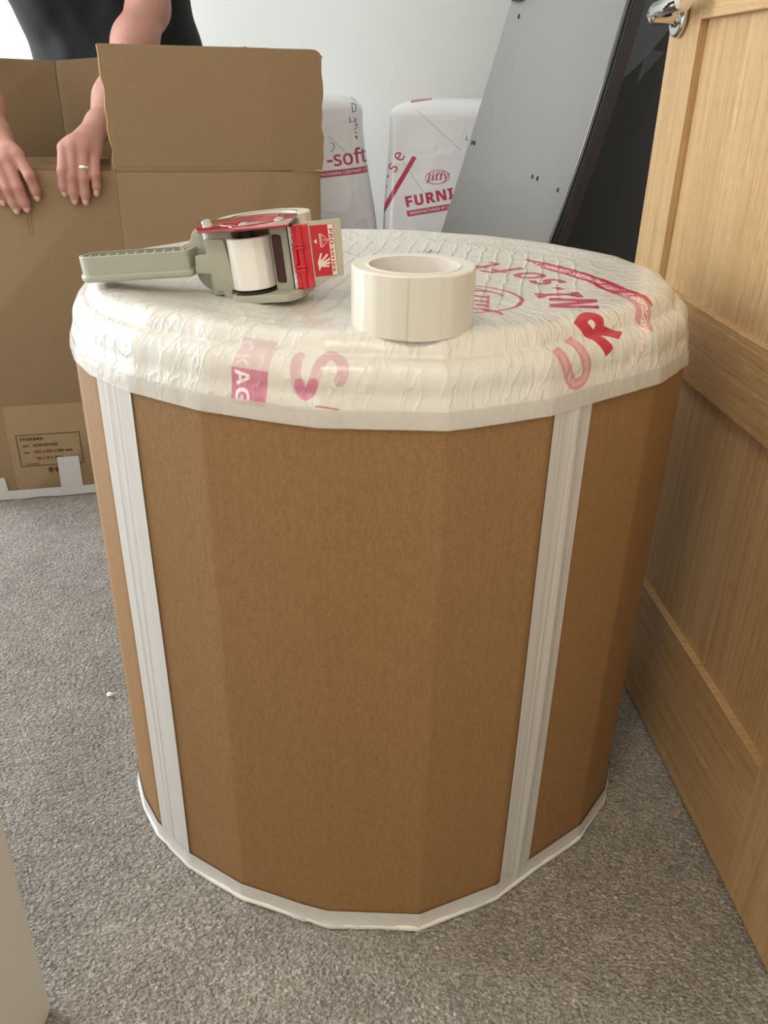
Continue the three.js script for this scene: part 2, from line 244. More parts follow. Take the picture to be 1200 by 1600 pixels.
{
  const curve = new THREE.CatmullRomCurve3(PROF.map((p) => V(p[0], p[1], 0)), false, 'centripetal');
  const NSIDE = 70, NTOP = 70, side = curve.getSpacedPoints(NSIDE);
  const edgeLen = curve.getLength();
  const wr = (th, s) => { // gathers of the film, finest along the upper edge
    const a = th * 30; return 0.7 * Math.abs(fbm(a * 1.1 + s * 9, s * 14 + a * 0.3, 3, 31) - 0.45) + 0.8 * (fbm(a * 0.4, s * 9, 3, 37) - 0.45);
  };
  const film = grid(900, NSIDE + NTOP, (u, v) => {
    const th = u * Math.PI * 2, j = Math.round(v * (NSIDE + NTOP)), R = smooth(th), c = Math.cos(th), s = -Math.sin(th);
    const thn = u > 0.999 ? 0 : th;
    let r, y, rho;
    if (j <= NSIDE) { const p = side[j], q = j / NSIDE; const amp = 0.0030 * THREE.MathUtils.smoothstep(q, 0.22, 0.4) * (0.25 + 0.75 * THREE.MathUtils.smoothstep(q, 0.45, 0.7)), w = wr(thn, q) ;
      r = R + p.x + amp * w * 0.7; y = p.y + amp * w * 0.45; if (q < 0.3) r += 0.0012 * (fbm(thn * 60, 1, 2, 41) - 0.4);
      y += 0.004 * (fbm(Math.cos(thn) * 3 + 5, Math.sin(thn) * 3 + 5, 2, 47) - 0.4) * THREE.MathUtils.smoothstep(q, 0.3, 0.6);
      rho = R - 0.10 + edgeLen * (1 - q); }
    else { const q = (j - NSIDE) / NTOP, R1 = R - 0.10; r = R1 * (1 - q); if (q > 0.999) r = 0.0001; const x = c * r, z = s * r;
      const fade = 1 - THREE.MathUtils.smoothstep(q, 0, 0.25); const amp = 0.0032 * (0.4 + 0.6 * fade);
      y = 0.694 - 0.0022 * THREE.MathUtils.smoothstep(q, 0, 0.3) + amp * (Math.abs(fbm(x * 22 + 9, z * 40 + 3, 3, 51) - 0.45) * 0.8) + fade * 0.0045 * wr(thn, 1) * 0.45;
      y += 0.004 * (fbm(Math.cos(thn) * 3 + 5, Math.sin(thn) * 3 + 5, 2, 47) - 0.4) * fade;
      rho = r; }
    return [DC[0] + c * r, y, DC[1] + s * r, 0.5 + c * rho / FILM_S, 0.5 - s * rho / FILM_S];
  }, true);
  const N = 2048, px = (m) => m / FILM_S * N, X = (x) => N / 2 + px(x - DC[0]), Z = (z) => N / 2 + px(z - DC[1]);
  const RED = '#b5173f';
  const map = canvasTex(N, N, (g) => {
    g.fillStyle = '#d2cfc8'; g.fillRect(0, 0, N, N);
    const cx = -0.0475, cz = -0.8414;
    g.textAlign = 'center'; g.textBaseline = 'middle';
    const at = (R, deg, f) => { const a = deg * Math.PI / 180; g.save(); g.translate(X(cx + R * Math.cos(a)), Z(cz - R * Math.sin(a))); g.rotate(-Math.PI / 2 - a); f(); g.restore(); };
    // curved band of small lettering, tapering at its far end, washed out where the film folds over it
    const bandShape = (d0, d1, ro, ri) => { g.beginPath(); for (let i = 0; i <= 60; i++) { const d = d0 + (d1 - d0) * i / 60, q = d * Math.PI / 180; g[i ? 'lineTo' : 'moveTo'](X(cx + ro(d) * Math.cos(q)), Z(cz - ro(d) * Math.sin(q))); } for (let i = 60; i >= 0; i--) { const d = d0 + (d1 - d0) * i / 60, q = d * Math.PI / 180; g.lineTo(X(cx + ri(d) * Math.cos(q)), Z(cz - ri(d) * Math.sin(q))); } g.closePath(); g.fill(); };
    g.fillStyle = RED; bandShape(-5, 44, (d) => 0.2935 + 0.0013 * Math.max(0, 6 - d), (d) => 0.268 + 0.0013 * Math.max(0, 6 - d) + 0.0245 * Math.max(0, (d - 30) / 14) ** 1.5 + 0.022 * Math.max(0, (3 - d) / 8) ** 1.4);
    g.globalAlpha = 0.36; bandShape(-12, 2, (d) => 0.290 + 0.0013 * Math.max(0, 6 - d), (d) => 0.266 + 0.0013 * Math.max(0, 6 - d)); g.globalAlpha = 1;
    const words = 'MANUFACTURED BY JIFFY PACKAGING COMPANY LTD'; g.fillStyle = '#f0dcdc'; g.font = `bold ${px(0.0145)}px sans-serif`;
    [...words].forEach((ch, i) => at(0.280 + 0.0013 * Math.max(0, 6 - (-18 + i * 1.4)), -18 + i * 1.4, () => g.fillText(ch, 0, 0)));
    // big letters
    g.fillStyle = RED; g.strokeStyle = RED; g.lineJoin = 'round';
    const big = (ch, deg, R, al = 1) => at(R, deg, () => { g.globalAlpha = al; g.font = `bold ${px(0.060)}px sans-serif`; g.lineWidth = px(0.003); g.scale(1.1, 1); g.fillText(ch, 0, 0); g.strokeText(ch, 0, 0); g.globalAlpha = 1; });
    big('U', -33, 0.266, 0.26); big('R', -21.5, 0.260); big('N', -9.2, 0.229); big('I', 0.6, 0.219);
    const small = (ch, deg, sz, R = 0.226) => at(R, deg, () => { g.font = `${px(sz)}px sans-serif`; g.lineWidth = px(0.0035); g.fillText(ch, 0, 0); g.strokeText(ch, 0, 0); });
    small('-', 8.7, 0.06, 0.222); small('s', 18.5, 0.062); small('o', 27.5, 0.062); small('f', 36.5, 0.068); small('t', 44.5, 0.064); small('™', 56, 0.018, 0.235);
    // oval logo
    g.save(); g.translate(X(0.078), Z(-0.826)); g.rotate(-Math.PI / 2 + 0.12); g.lineWidth = px(0.004); g.beginPath(); g.ellipse(0, 0, px(0.064), px(0.053), 0, 0, 7); g.stroke();
    g.font = `italic bold ${px(0.056)}px serif`; g.transform(1, 0, -0.2, 1, 0, 0); g.fillText('Jiffy', 0, px(0.002)); g.restore();
    // pencil line and handwriting
    g.strokeStyle = 'rgba(70,70,75,0.75)'; g.lineWidth = px(0.0013); g.beginPath(); g.moveTo(X(-0.075), Z(-1.10)); g.lineTo(X(-0.02), Z(-1.017)); g.lineTo(X(0.03), Z(-1.003)); g.stroke();
    g.strokeStyle = 'rgba(45,45,50,0.9)'; g.lineWidth = px(0.0018);
    const scrib = (x, z, pts) => { g.beginPath(); pts.forEach((p, i) => g[i ? 'lineTo' : 'moveTo'](X(x + p[0]), Z(z + p[1]))); g.stroke(); };
    scrib(-0.026, -1.012, [[-0.008, 0], [0.010, 0.004], [0.012, -0.014], [-0.006, -0.012], [-0.008, 0.012]]);
    scrib(0.025, -1.003, [[-0.004, 0], [0.008, -0.018], [0.01, 0.006], [-0.002, -0.01], [0.014, -0.008]]);
    scrib(0.062, -1.008, [[-0.012, -0.002], [0.012, -0.012], [0.004, 0.008], [0.002, -0.024]]);
    scrib(0.050, -1.068, [[-0.016, -0.012], [0.014, -0.02], [0, -0.004], [0.004, -0.03], [-0.006, 0.004]]);
    // prints that run down the folded side, washed out under the film: along radial direction
    const rim = (x, z, f) => { const th = thetaOf(x, z), R = smooth(th) - 0.10 + edgeLen; g.save(); g.translate(X(DC[0] + Math.cos(th) * R), Z(DC[1] - Math.sin(th) * R)); g.rotate(-th - Math.PI / 2); f(); g.restore(); };
    // local: +x clockwise along the rim, -y towards the centre (up the side)
    rim(-0.113, -0.668, () => { g.translate(0, px(0.021)); g.fillStyle = 'rgba(185,75,115,0.62)'; g.fillRect(-px(0.019), -px(0.062), px(0.036), px(0.03)); g.fillStyle = 'rgba(180,110,125,0.24)'; g.fillRect(-px(0.017), -px(0.092), px(0.034), px(0.03));
      g.save(); g.rotate(Math.PI / 2 - 0.15); g.fillStyle = '#ecdfe2'; g.font = `bold ${px(0.02)}px sans-serif`; g.fillText('A', -px(0.055), 0); g.fillText('G', -px(0.04), px(0.002)); g.globalAlpha = 0.4; g.fillText('K', -px(0.07), 0); g.fillText('C', -px(0.085), 0); g.restore(); });
    rim(-0.058, -0.648, () => { g.translate(0, px(0.010)); g.scale(0.92, 0.9); g.lineCap = 'round'; g.lineWidth = px(0.011);
      g.strokeStyle = 'rgba(180,110,130,0.40)'; g.beginPath(); g.moveTo(-px(0.019), -px(0.078)); g.bezierCurveTo(-px(0.024), -px(0.05), -px(0.014), -px(0.034), -px(0.005), -px(0.044)); g.bezierCurveTo(px(0.002), -px(0.055), px(0.0), -px(0.085), px(0.016), -px(0.079)); g.bezierCurveTo(px(0.026), -px(0.072), px(0.026), -px(0.06), px(0.022), -px(0.056)); g.stroke();
      g.strokeStyle = 'rgba(190,75,115,0.5)'; g.beginPath(); g.moveTo(-px(0.016), -px(0.05)); g.bezierCurveTo(-px(0.012), -px(0.036), -px(0.006), -px(0.04), -px(0.003), -px(0.05)); g.stroke();
      g.fillStyle = 'rgba(170,40,80,0.6)'; g.fillRect(px(0.0), -px(0.0305), px(0.024), px(0.0016)); });
  });
  const bump = dataTex(2048, (u, v) => {
    const x = (u - 0.5) * FILM_S, z = -(v - 0.5) * FILM_S, r = Math.hypot(x, z), th = Math.atan2(-z, x), R = smooth(th) - 0.10, q = (r - R);
    const inner = 1 - THREE.MathUtils.smoothstep(q, -0.045, 0.01);
    // quilted rows
    const xx = x + 0.18 * z + 0.0035 * (fbm(x * 30, z * 60, 2, 3) - 0.4) * 2, f = Math.abs((((xx / 0.019) % 1) + 1) % 1 - 0.5) * 2;
    const seam = Math.pow(1 - f, 7), zig = Math.sin((z / 0.0085 + Math.floor(xx / 0.019) * 0.6 + 6 * (1 - f) * (((xx / 0.019 % 1) + 1) % 1 > 0.5 ? 1 : -1)) * Math.PI * 2) * 0.5 + 0.5;
    const wr = Math.pow(1 - Math.abs(fbm(x * 26 + 4, z * 70, 4, 5) - 0.47) * 2, 8), w2 = Math.pow(1 - Math.abs(fbm(x * 60, z * 34 + 8, 3, 12) - 0.44) * 2, 9);
    const rad = Math.pow(1 - Math.abs(fbm(th * 26 + r * 20, r * 22, 4, 8) - 0.47) * 2, 10), rad2 = fbm(th * 40, r * 30, 3, 15);
    const h = inner * (seam * 95 + zig * 34 * (0.4 + 0.6 * fbm(x * 8, z * 8, 2, 77)) + wr * 46) + w2 * 36 + (1 - inner) * (rad * 46 + rad2 * 8) * (1 - 0.5 * THREE.MathUtils.smoothstep(q, 0.06, 0.12));
    return [h];
  }, false);
  bump.wrapS = bump.wrapT = THREE.ClampToEdgeWrapping;
  const filmMat = phys({ map, bumpMap: bump, bumpScale: 0.0042, roughness: 0.30, clearcoat: 0.45, clearcoatRoughness: 0.22 });
  const m = mesh('film_cover', film, filmMat, drum); m.userData.label = 'white wrinkled packing film with red print';
  // clear tape band round the lower edge of the film
  const band = grid(720, 6, (u, v) => { const th = u * Math.PI * 2, t = u > 0.999 ? 0 : th, r = smooth(th) + 0.0034 - 0.0022 * v + 0.0006 * (fbm(t * 50, 3, 2, 61) - 0.4); return [DC[0] + Math.cos(th) * r, 0.6262 + 0.0155 * v + 0.0012 * (fbm(t * 7, 1, 2, 63) - 0.4), DC[1] - Math.sin(th) * r, u * 2.2 * 3, v]; }, true);
  mesh('edge_tape', band, tapeThin, drum);
  // vertical tape strips over the cardboard seams, folded lengthwise
  const strip = (p, q, y0, y1, folds, name) => {
    const t0 = thetaOf(...p), t1 = thetaOf(...q);
    const g = grid(40, 60, (u, v) => { const th = t0 + (t1 - t0) * u + 0.004 * Math.sin(v * 5), r = footRadius(th) + 0.0016 + 0.0011 * folds.reduce((s, f) => s + Math.exp(-(((u - f[0] - 0.05 * Math.sin(v * 4 + f[0] * 9)) / f[1]) ** 2)) * f[2], 0); return [DC[0] + Math.cos(th) * r, y0 + (y1 - y0) * v, DC[1] - Math.sin(th) * r, u * 0.3, v]; });
    return mesh(name, g, tapeMat, drum);
  };
  strip([-0.274, -0.763], [-0.231, -0.7215], 0.012, 0.6335, [[0.30, 0.05, 0.8], [0.47, 0.035, 0.9], [0.70, 0.10, 0.4]], 'packing_tape');
  strip([0.148, -0.688], [0.187, -0.7215], 0.012, 0.6335, [[0.42, 0.03, 0.5], [0.62, 0.12, 1.6]], 'packing_tape');
  // tape round the foot
  const foot = grid(720, 8, (u, v) => { const th = u * Math.PI * 2, t = u > 0.999 ? 0 : th, r = footRadius(th) + 0.0022 + 0.003 * (1 - v) ** 3 * (0.4 + fbm(t * 22, 1, 3, 71)); return [DC[0] + Math.cos(th) * r, 0.003 + 0.026 * v + 0.0016 * (fbm(t * 30, 4, 3, 73) - 0.4) * (1 - v), DC[1] - Math.sin(th) * r, u * 6, v]; }, true);
  mesh('base_tape', foot, tapeMat, drum);
  // filler film that puffs out under the foot tape
  const pts = []; for (let i = 0; i < 240; i++) { const th = i / 240 * Math.PI * 2, r = smooth(th) - 0.002 + 0.003 * fbm(th * 14, 2, 3, 81); pts.push(V(DC[0] + Math.cos(th) * r, 0.005, DC[1] - Math.sin(th) * r)); }
  mesh('film_edge', new THREE.TubeGeometry(new THREE.CatmullRomCurve3(pts, true), 480, 0.0052, 10, true), phys({ color: 0xe2dfd8, roughness: 0.35, clearcoat: 0.3 }), drum);
}

// ---------------------------------------------------------------- loose roll of tape on the drum
{
  const t = thing('tape_roll', 'cream roll of packing tape lying flat on the film near the front rim', 'tape roll', [0.0205, 0.6932, -0.7165]);
  const R = 0.0525, r = 0.0405, H = 0.052, c = 0.0012;
  const outer = new THREE.LatheGeometry([[r, 0.0005], [R - c, 0], [R, c], [R, H - c], [R - c, H], [r, H - 0.0005]].map((p) => new THREE.Vector2(...p)), 96);
  mesh('tape', toCreasedNormals(outer, 0.5), creamTape, t);
  const core = new THREE.LatheGeometry([[r, H - 0.0004], [r - 0.0005, H + 0.0002], [r - 0.003, H], [r - 0.003, 0], [r, 0.0003]].map((p) => new THREE.Vector2(...p)), 96);
  mesh('core', toCreasedNormals(core, 0.5), coreCard, t);
  // loose end of the tape, a slightly raised lap
  const lap = grid(24, 2, (u, v) => { const a = 1.15 + u * 0.5, q = R + 0.0004 + 0.0006 * u * u; return [Math.cos(a) * q, 0.0006 + v * (H - 0.0012), Math.sin(a) * q]; });
  mesh('tape_end', lap, creamTape, t);
}


// ---------------------------------------------------------------- hand-held tape dispenser lying on the drum
const flat = (pts, y0, y1, bevel) => { const g = extrude(pts.map((p) => [p[0], -p[1]]), y1 - y0, bevel); g.rotateX(-Math.PI / 2); g.translate(0, y0, 0); return g; }; // outline in x,z; thickness along y
function rounded(pts, r, n = 5) { const out = []; const L = pts.length; pts.forEach((p, i) => { const a = pts[(i + L - 1) % L], b = pts[(i + 1) % L], la = Math.hypot(a[0] - p[0], a[1] - p[1]), lb = Math.hypot(b[0] - p[0], b[1] - p[1]), c = Math.min(p[2] ?? r, la / 2, lb / 2);
  for (let k = 0; k <= n; k++) { const t = k / n, A = [p[0] + (a[0] - p[0]) / la * c, p[1] + (a[1] - p[1]) / la * c], B = [p[0] + (b[0] - p[0]) / lb * c, p[1] + (b[1] - p[1]) / lb * c]; out.push([A[0] * (1 - t) ** 2 + 2 * p[0] * t * (1 - t) + B[0] * t * t, A[1] * (1 - t) ** 2 + 2 * p[1] * t * (1 - t) + B[1] * t * t]); } }); return out; }
{
  const t = thing('tape_dispenser', 'grey and red hand-held tape dispenser lying on its side on the film', 'tape dispenser', [-0.142, 0.6958, -0.784]);
  t.rotation.order = 'YZX'; t.rotation.set(0, 10 * Math.PI / 180, 6.5 * Math.PI / 180);
  t.rotation.y = -10 * Math.PI / 180;
  // handle: hollow moulding, ribs across its open face
  const H = []; const hx0 = -0.1665, hx1 = -0.046;
  const outline = rounded([[hx0, 0.003, 0.006], [hx0 + 0.006, -0.014, 0.012], [hx1, -0.012, 0.004], [hx1, 0.020, 0.004], [hx0 + 0.01, 0.019, 0.012]].map((p) => [p[0], p[1] - 0.030, p[2]]), 0.008);
  const cxm = outline.reduce((s, p) => s + p[0], 0) / outline.length, czm = outline.reduce((s, p) => s + p[1], 0) / outline.length;
  const inner = outline.map((p) => [p[0] + Math.sign(cxm - p[0]) * Math.min(0.0028, Math.abs(cxm - p[0])), czm + (p[1] - czm) * 0.80]);
  { const sh = new THREE.Shape(outline.map((p) => new THREE.Vector2(p[0], -p[1]))); sh.holes.push(new THREE.Path(inner.map((p) => new THREE.Vector2(p[0], -p[1]))));
    const wall = new THREE.ExtrudeGeometry(sh, { depth: 0.0215, bevelEnabled: true, bevelSize: 0.0005, bevelThickness: 0.0006, bevelSegments: 2 }); wall.rotateX(-Math.PI / 2); wall.translate(0, 0.0245, 0); H.push(wall);
    const bot = flat(outline, 0.0225, 0.030, 0.0025); H.push(bot); }
  mesh('handle', join(H), greyPlastic, t);
  for (let i = 1; i < 12; i++) { const x = hx0 + 0.002 + i * 0.0098, w = 0.0108; const rib = new RoundedBoxGeometry(0.0022, 0.016, 2 * w, 1, 0.0005); rib.rotateY(0.35); rib.translate(x, 0.0376, czm + 0.0006); mesh('rib', plain(rib), greyPlastic, t); }
  // frame block that the handle flares into
  const prof = rounded([[-0.062, 0.030, 0.004], [-0.062, 0.046, 0.004], [-0.050, 0.0485, 0.010], [-0.046, 0.0585, 0.004], [-0.036, 0.0615, 0.002], [-0.010, 0.0615, 0.001], [-0.010, 0.004, 0.002], [-0.034, 0.0045, 0.006], [-0.046, 0.012, 0.008], [-0.049, 0.026, 0.008]], 0.004);
  const body = extrude(prof, 0.026, 0.003); body.translate(0, 0, -0.060);
  const block = flat(rounded([[-0.049, -0.0585, 0.003], [-0.0275, -0.0175, 0.004], [-0.002, -0.0165, 0.001], [-0.002, -0.058, 0.001]], 0.002), 0.0025, 0.0625, 0.0012);
  mesh('frame', toCreasedNormals(join([body, block]), 0.6), greyPlastic, t);
  const back = box(-0.004, 0.052, 0.002, 0.063, -0.062, -0.058, 0.001); mesh('frame_wall', back, greyPlastic, t);
  // cross-shaped side cover with a peg at its foot
  const cov = rounded([[-0.0275, 0.0545], [-0.0095, 0.0535], [-0.004, 0.0085], [-0.0085, 0.0085], [-0.0095, 0.0005], [-0.0155, 0.0002], [-0.0165, 0.0075], [-0.023, 0.0085], [-0.026, 0.0245], [-0.0405, 0.0255], [-0.0385, 0.0405], [-0.0265, 0.0405]], 0.0016, 3);
  const cover = extrude(cov, 0.004, 0.0008); cover.translate(0, 0, -0.0160); mesh('side_cover', toCreasedNormals(plain(cover), 0.6), greyPlastic, t);
  // base plate under the roller
  mesh('base_plate', toCreasedNormals(plain(flat(rounded([[-0.006, -0.010], [0.0, 0.002, 0.004], [0.052, 0.002, 0.006], [0.060, -0.012, 0.006], [0.060, -0.058], [-0.02, -0.060], [-0.03, -0.030]], 0.004), -0.0035, 0.0035, 0.001)), 0.6), greyPlastic, t);
  const clip = new THREE.TubeGeometry(new THREE.CatmullRomCurve3([V(-0.006, 0.010, -0.014), V(-0.001, 0.006, -0.010), V(-0.003, 0.003, -0.004), V(0.002, -0.001, -0.001)]), 16, 0.0011, 8); mesh('wire_clip', clip, steel, t);
  // roller with tape run round it
  const lathe = (pts, seg = 64) => toCreasedNormals(new THREE.LatheGeometry(pts.map((p) => new THREE.Vector2(...p)), seg), 0.6);
  const rol = lathe([[0.015, 0.0075], [0.0195, 0.0075], [0.0202, 0.0082], [0.0202, 0.0535], [0.0195, 0.0542], [0.015, 0.0542]]); rol.translate(0.0122, 0, -0.022); mesh('tape', rol, whiteTape, t);
  const core = lathe([[0.0, 0.003], [0.0202, 0.0032], [0.0202, 0.0062], [0.015, 0.0066], [0.015, 0.052], [0.006, 0.052], [0.006, 0.061], [0, 0.061]], 48); core.translate(0.0122, 0, -0.022);
  mesh('roller', core, blackPlastic, t);
  const peg = lathe([[0, 0.052], [0.004, 0.052], [0.004, 0.063], [0, 0.063]], 20); peg.translate(-0.012, 0, -0.026); mesh('peg', peg, std({ color: 0xe58aa8, roughness: 0.4 }), t);
  // post with dark rubber strip
  mesh('post', box(0.0330, 0.0525, 0.003, 0.0625, -0.030, -0.022, 0.001), greyPlastic, t);
  const strip = extrude(rounded([[0.0355, 0.011], [0.0435, 0.010], [0.0435, 0.0525], [0.0355, 0.0535]], 0.002), 0.0016, 0.0005); strip.translate(0, 0, -0.0225); mesh('rubber_strip', strip, maroon, t);
  mesh('blade_slot', box(0.0505, 0.0560, 0.002, 0.061, -0.030, -0.0205, 0.0006), blackPlastic, t);
  // toothed steel blade
  { const pts = [[0, 0.004], [0, 0.060]]; for (let i = 0; i <= 22; i++) pts.push([0.0022 + (i % 2) * 0.0016, 0.060 - i * 0.056 / 22]); const b = extrude(pts, 0.0008, 0); b.translate(0.0525, 0, -0.0195); mesh('blade', b, steel, t); }
  // red blade guard with moulded lugs
  const G = []; G.push(box(0.0555, 0.0615, 0.004, 0.061, -0.026, -0.0175, 0.001)); const hinge = new THREE.CylinderGeometry(0.0032, 0.0032, 0.057, 20); hinge.translate(0.0625, 0.0325, -0.0185); G.push(hinge);
  G.push(box(0.0635, 0.0715, 0.0045, 0.061, -0.024, -0.0185, 0.001));
  for (const y of [0.021, 0.0245, 0.041, 0.0445]) G.push(box(0.0555, 0.0665, y - 0.0012, y + 0.0012, -0.020, -0.0142, 0.0006));
  G.push(box(0.0555, 0.0595, 0.026, 0.040, -0.019, -0.0148, 0.0008));
  mesh('blade_guard', join(G), redPlastic, t);
  // flexible wiper plate with its warning sticker
  const wp = new THREE.Group(); wp.name = 'wiper'; wp.position.set(0.069, 0.036, -0.022); wp.rotation.y = 0.12; t.add(wp);
  const plate = extrude(rounded([[-0.004, -0.0275], [0.030, -0.0225], [0.0325, 0.027], [-0.004, 0.0265]], 0.0015), 0.0018, 0.0004); mesh('wiper_plate', plate, std({ color: 0xb0a896, roughness: 0.5 }), wp);
  const stk = canvasTex(256, 448, (g, w, h) => {
    g.fillStyle = '#b3182b'; g.fillRect(0, 0, w, h); g.fillStyle = '#d8cdbb'; g.fillRect(w * 0.77, h * 0.005, w * 0.22, h * 0.99);
    g.fillStyle = '#9c1a2b'; g.save(); g.translate(w * 0.885, h * 0.5); g.rotate(Math.PI / 2); g.font = 'bold 58px sans-serif'; g.textAlign = 'center'; g.textBaseline = 'middle'; g.scale(1.28, 1); g.fillText('PRO-series', 0, 3); g.restore();
    g.fillStyle = g.strokeStyle = '#d8cdbb';
    // toothed blade symbol and warning triangle
    g.beginPath(); g.moveTo(w * 0.42, h * 0.16); for (let i = 0; i <= 6; i++) { g.lineTo(w * 0.42, h * (0.16 + i * 0.04)); g.lineTo(w * 0.33, h * (0.18 + i * 0.04)); } g.lineTo(w * 0.42, h * 0.43); g.closePath(); g.fill();
    g.beginPath(); g.moveTo(w * 0.10, h * 0.31); g.lineTo(w * 0.24, h * 0.26); g.lineTo(w * 0.24, h * 0.36); g.closePath(); g.fill();
    g.lineWidth = 5; g.beginPath(); g.moveTo(w * 0.46, h * 0.17); g.lineTo(w * 0.46, h * 0.43); g.lineTo(w * 0.73, h * 0.30); g.closePath(); g.stroke(); g.beginPath(); g.moveTo(w * 0.52, h * 0.295); g.lineTo(w * 0.62, h * 0.295); g.lineWidth = 9; g.stroke(); g.beginPath(); g.arc(w * 0.655, h * 0.295, 4, 0, 7); g.fill();
    // open hand symbol
    g.lineCap = 'round'; const finger = (x0, y0, x1, y1, lw) => { g.lineWidth = lw; g.beginPath(); g.moveTo(w * x0, h * y0); g.lineTo(w * x1, h * y1); g.stroke(); };
    g.beginPath(); g.ellipse(w * 0.31, h * 0.74, w * 0.14, h * 0.07, 0.2, 0, 7); g.fill(); g.beginPath(); g.moveTo(w * 0.18, h * 0.72); g.lineTo(w * 0.20, h * 0.90); g.lineTo(w * 0.33, h * 0.80); g.fill();
    finger(0.24, 0.70, 0.36, 0.56, 19); finger(0.36, 0.70, 0.62, 0.585, 19); finger(0.40, 0.74, 0.70, 0.67, 19); finger(0.40, 0.77, 0.69, 0.745, 18); finger(0.37, 0.80, 0.64, 0.81, 16);
  });
  const sg = new THREE.PlaneGeometry(0.0215, 0.0455); sg.translate(0.0145, 0.0005, 0.0022); mesh('sticker', sg, std({ map: stk, roughness: 0.4 }), wp);
  // red side plate on top, with rivets and pressed ribs
  const out = rounded([[-0.052, -0.060, 0.002], [-0.027, 0.001, 0.002], [0.004, 0.004, 0.004], [0.012, 0.010, 0.004], [0.060, 0.004, 0.002], [0.046, -0.078, 0.004], [0.010, -0.096, 0.01], [-0.024, -0.092, 0.01]], 0.002);
  const rp = mesh('side_plate', toCreasedNormals(plain(flat(out, 0.0625, 0.0648, 0.0006)), 0.6), redMetal, t);
  const ridge = (pts) => { const g = new THREE.TubeGeometry(new THREE.CatmullRomCurve3(pts.map((p) => V(p[0], 0.0644, p[1]))), 40, 0.0016, 8); mesh('pressed_rib', g, redMetal, rp); };
  ridge([[-0.012, -0.030], [0.004, -0.050], [0.026, -0.058], [0.040, -0.058]]); ridge([[-0.014, -0.026], [-0.004, -0.016], [0.010, -0.008]]); ridge([[0.006, -0.004], [0.020, -0.006], [0.034, -0.020], [0.045, -0.045]]); ridge([[-0.018, -0.060], [0.006, -0.076], [0.030, -0.070]]); ridge([[-0.006, -0.003], [0.000, -0.008], [0.006, -0.004]]);
  for (const [x, z] of [[-0.041, -0.058], [-0.027, -0.026], [0.0145, -0.010], [0.042, -0.030]]) { const r = lathe([[0, 0.0680], [0.0025, 0.0677], [0.0048, 0.0662], [0.0052, 0.0646], [0, 0.0646]], 24); r.translate(x, 0, z); mesh('rivet', r, std({ color: 0xb9b6ae, roughness: 0.35, metalness: 0.5 }), rp); }
  // the tape supply on its hub behind the frame
  const sup = lathe([[0.036, 0.0105], [0.0478, 0.0105], [0.0486, 0.0113], [0.0486, 0.0605], [0.0478, 0.0613], [0.036, 0.0613]], 80); sup.translate(-0.004, 0, -0.1225); mesh('supply_tape', sup, creamTape, t);
  const hub = lathe([[0.028, 0.006], [0.036, 0.006], [0.036, 0.0606], [0.0335, 0.0610], [0.0325, 0.0600], [0.0325, 0.009], [0.028, 0.009]], 64); hub.translate(-0.004, 0, -0.1225); mesh('hub', hub, coreCard, t);
}

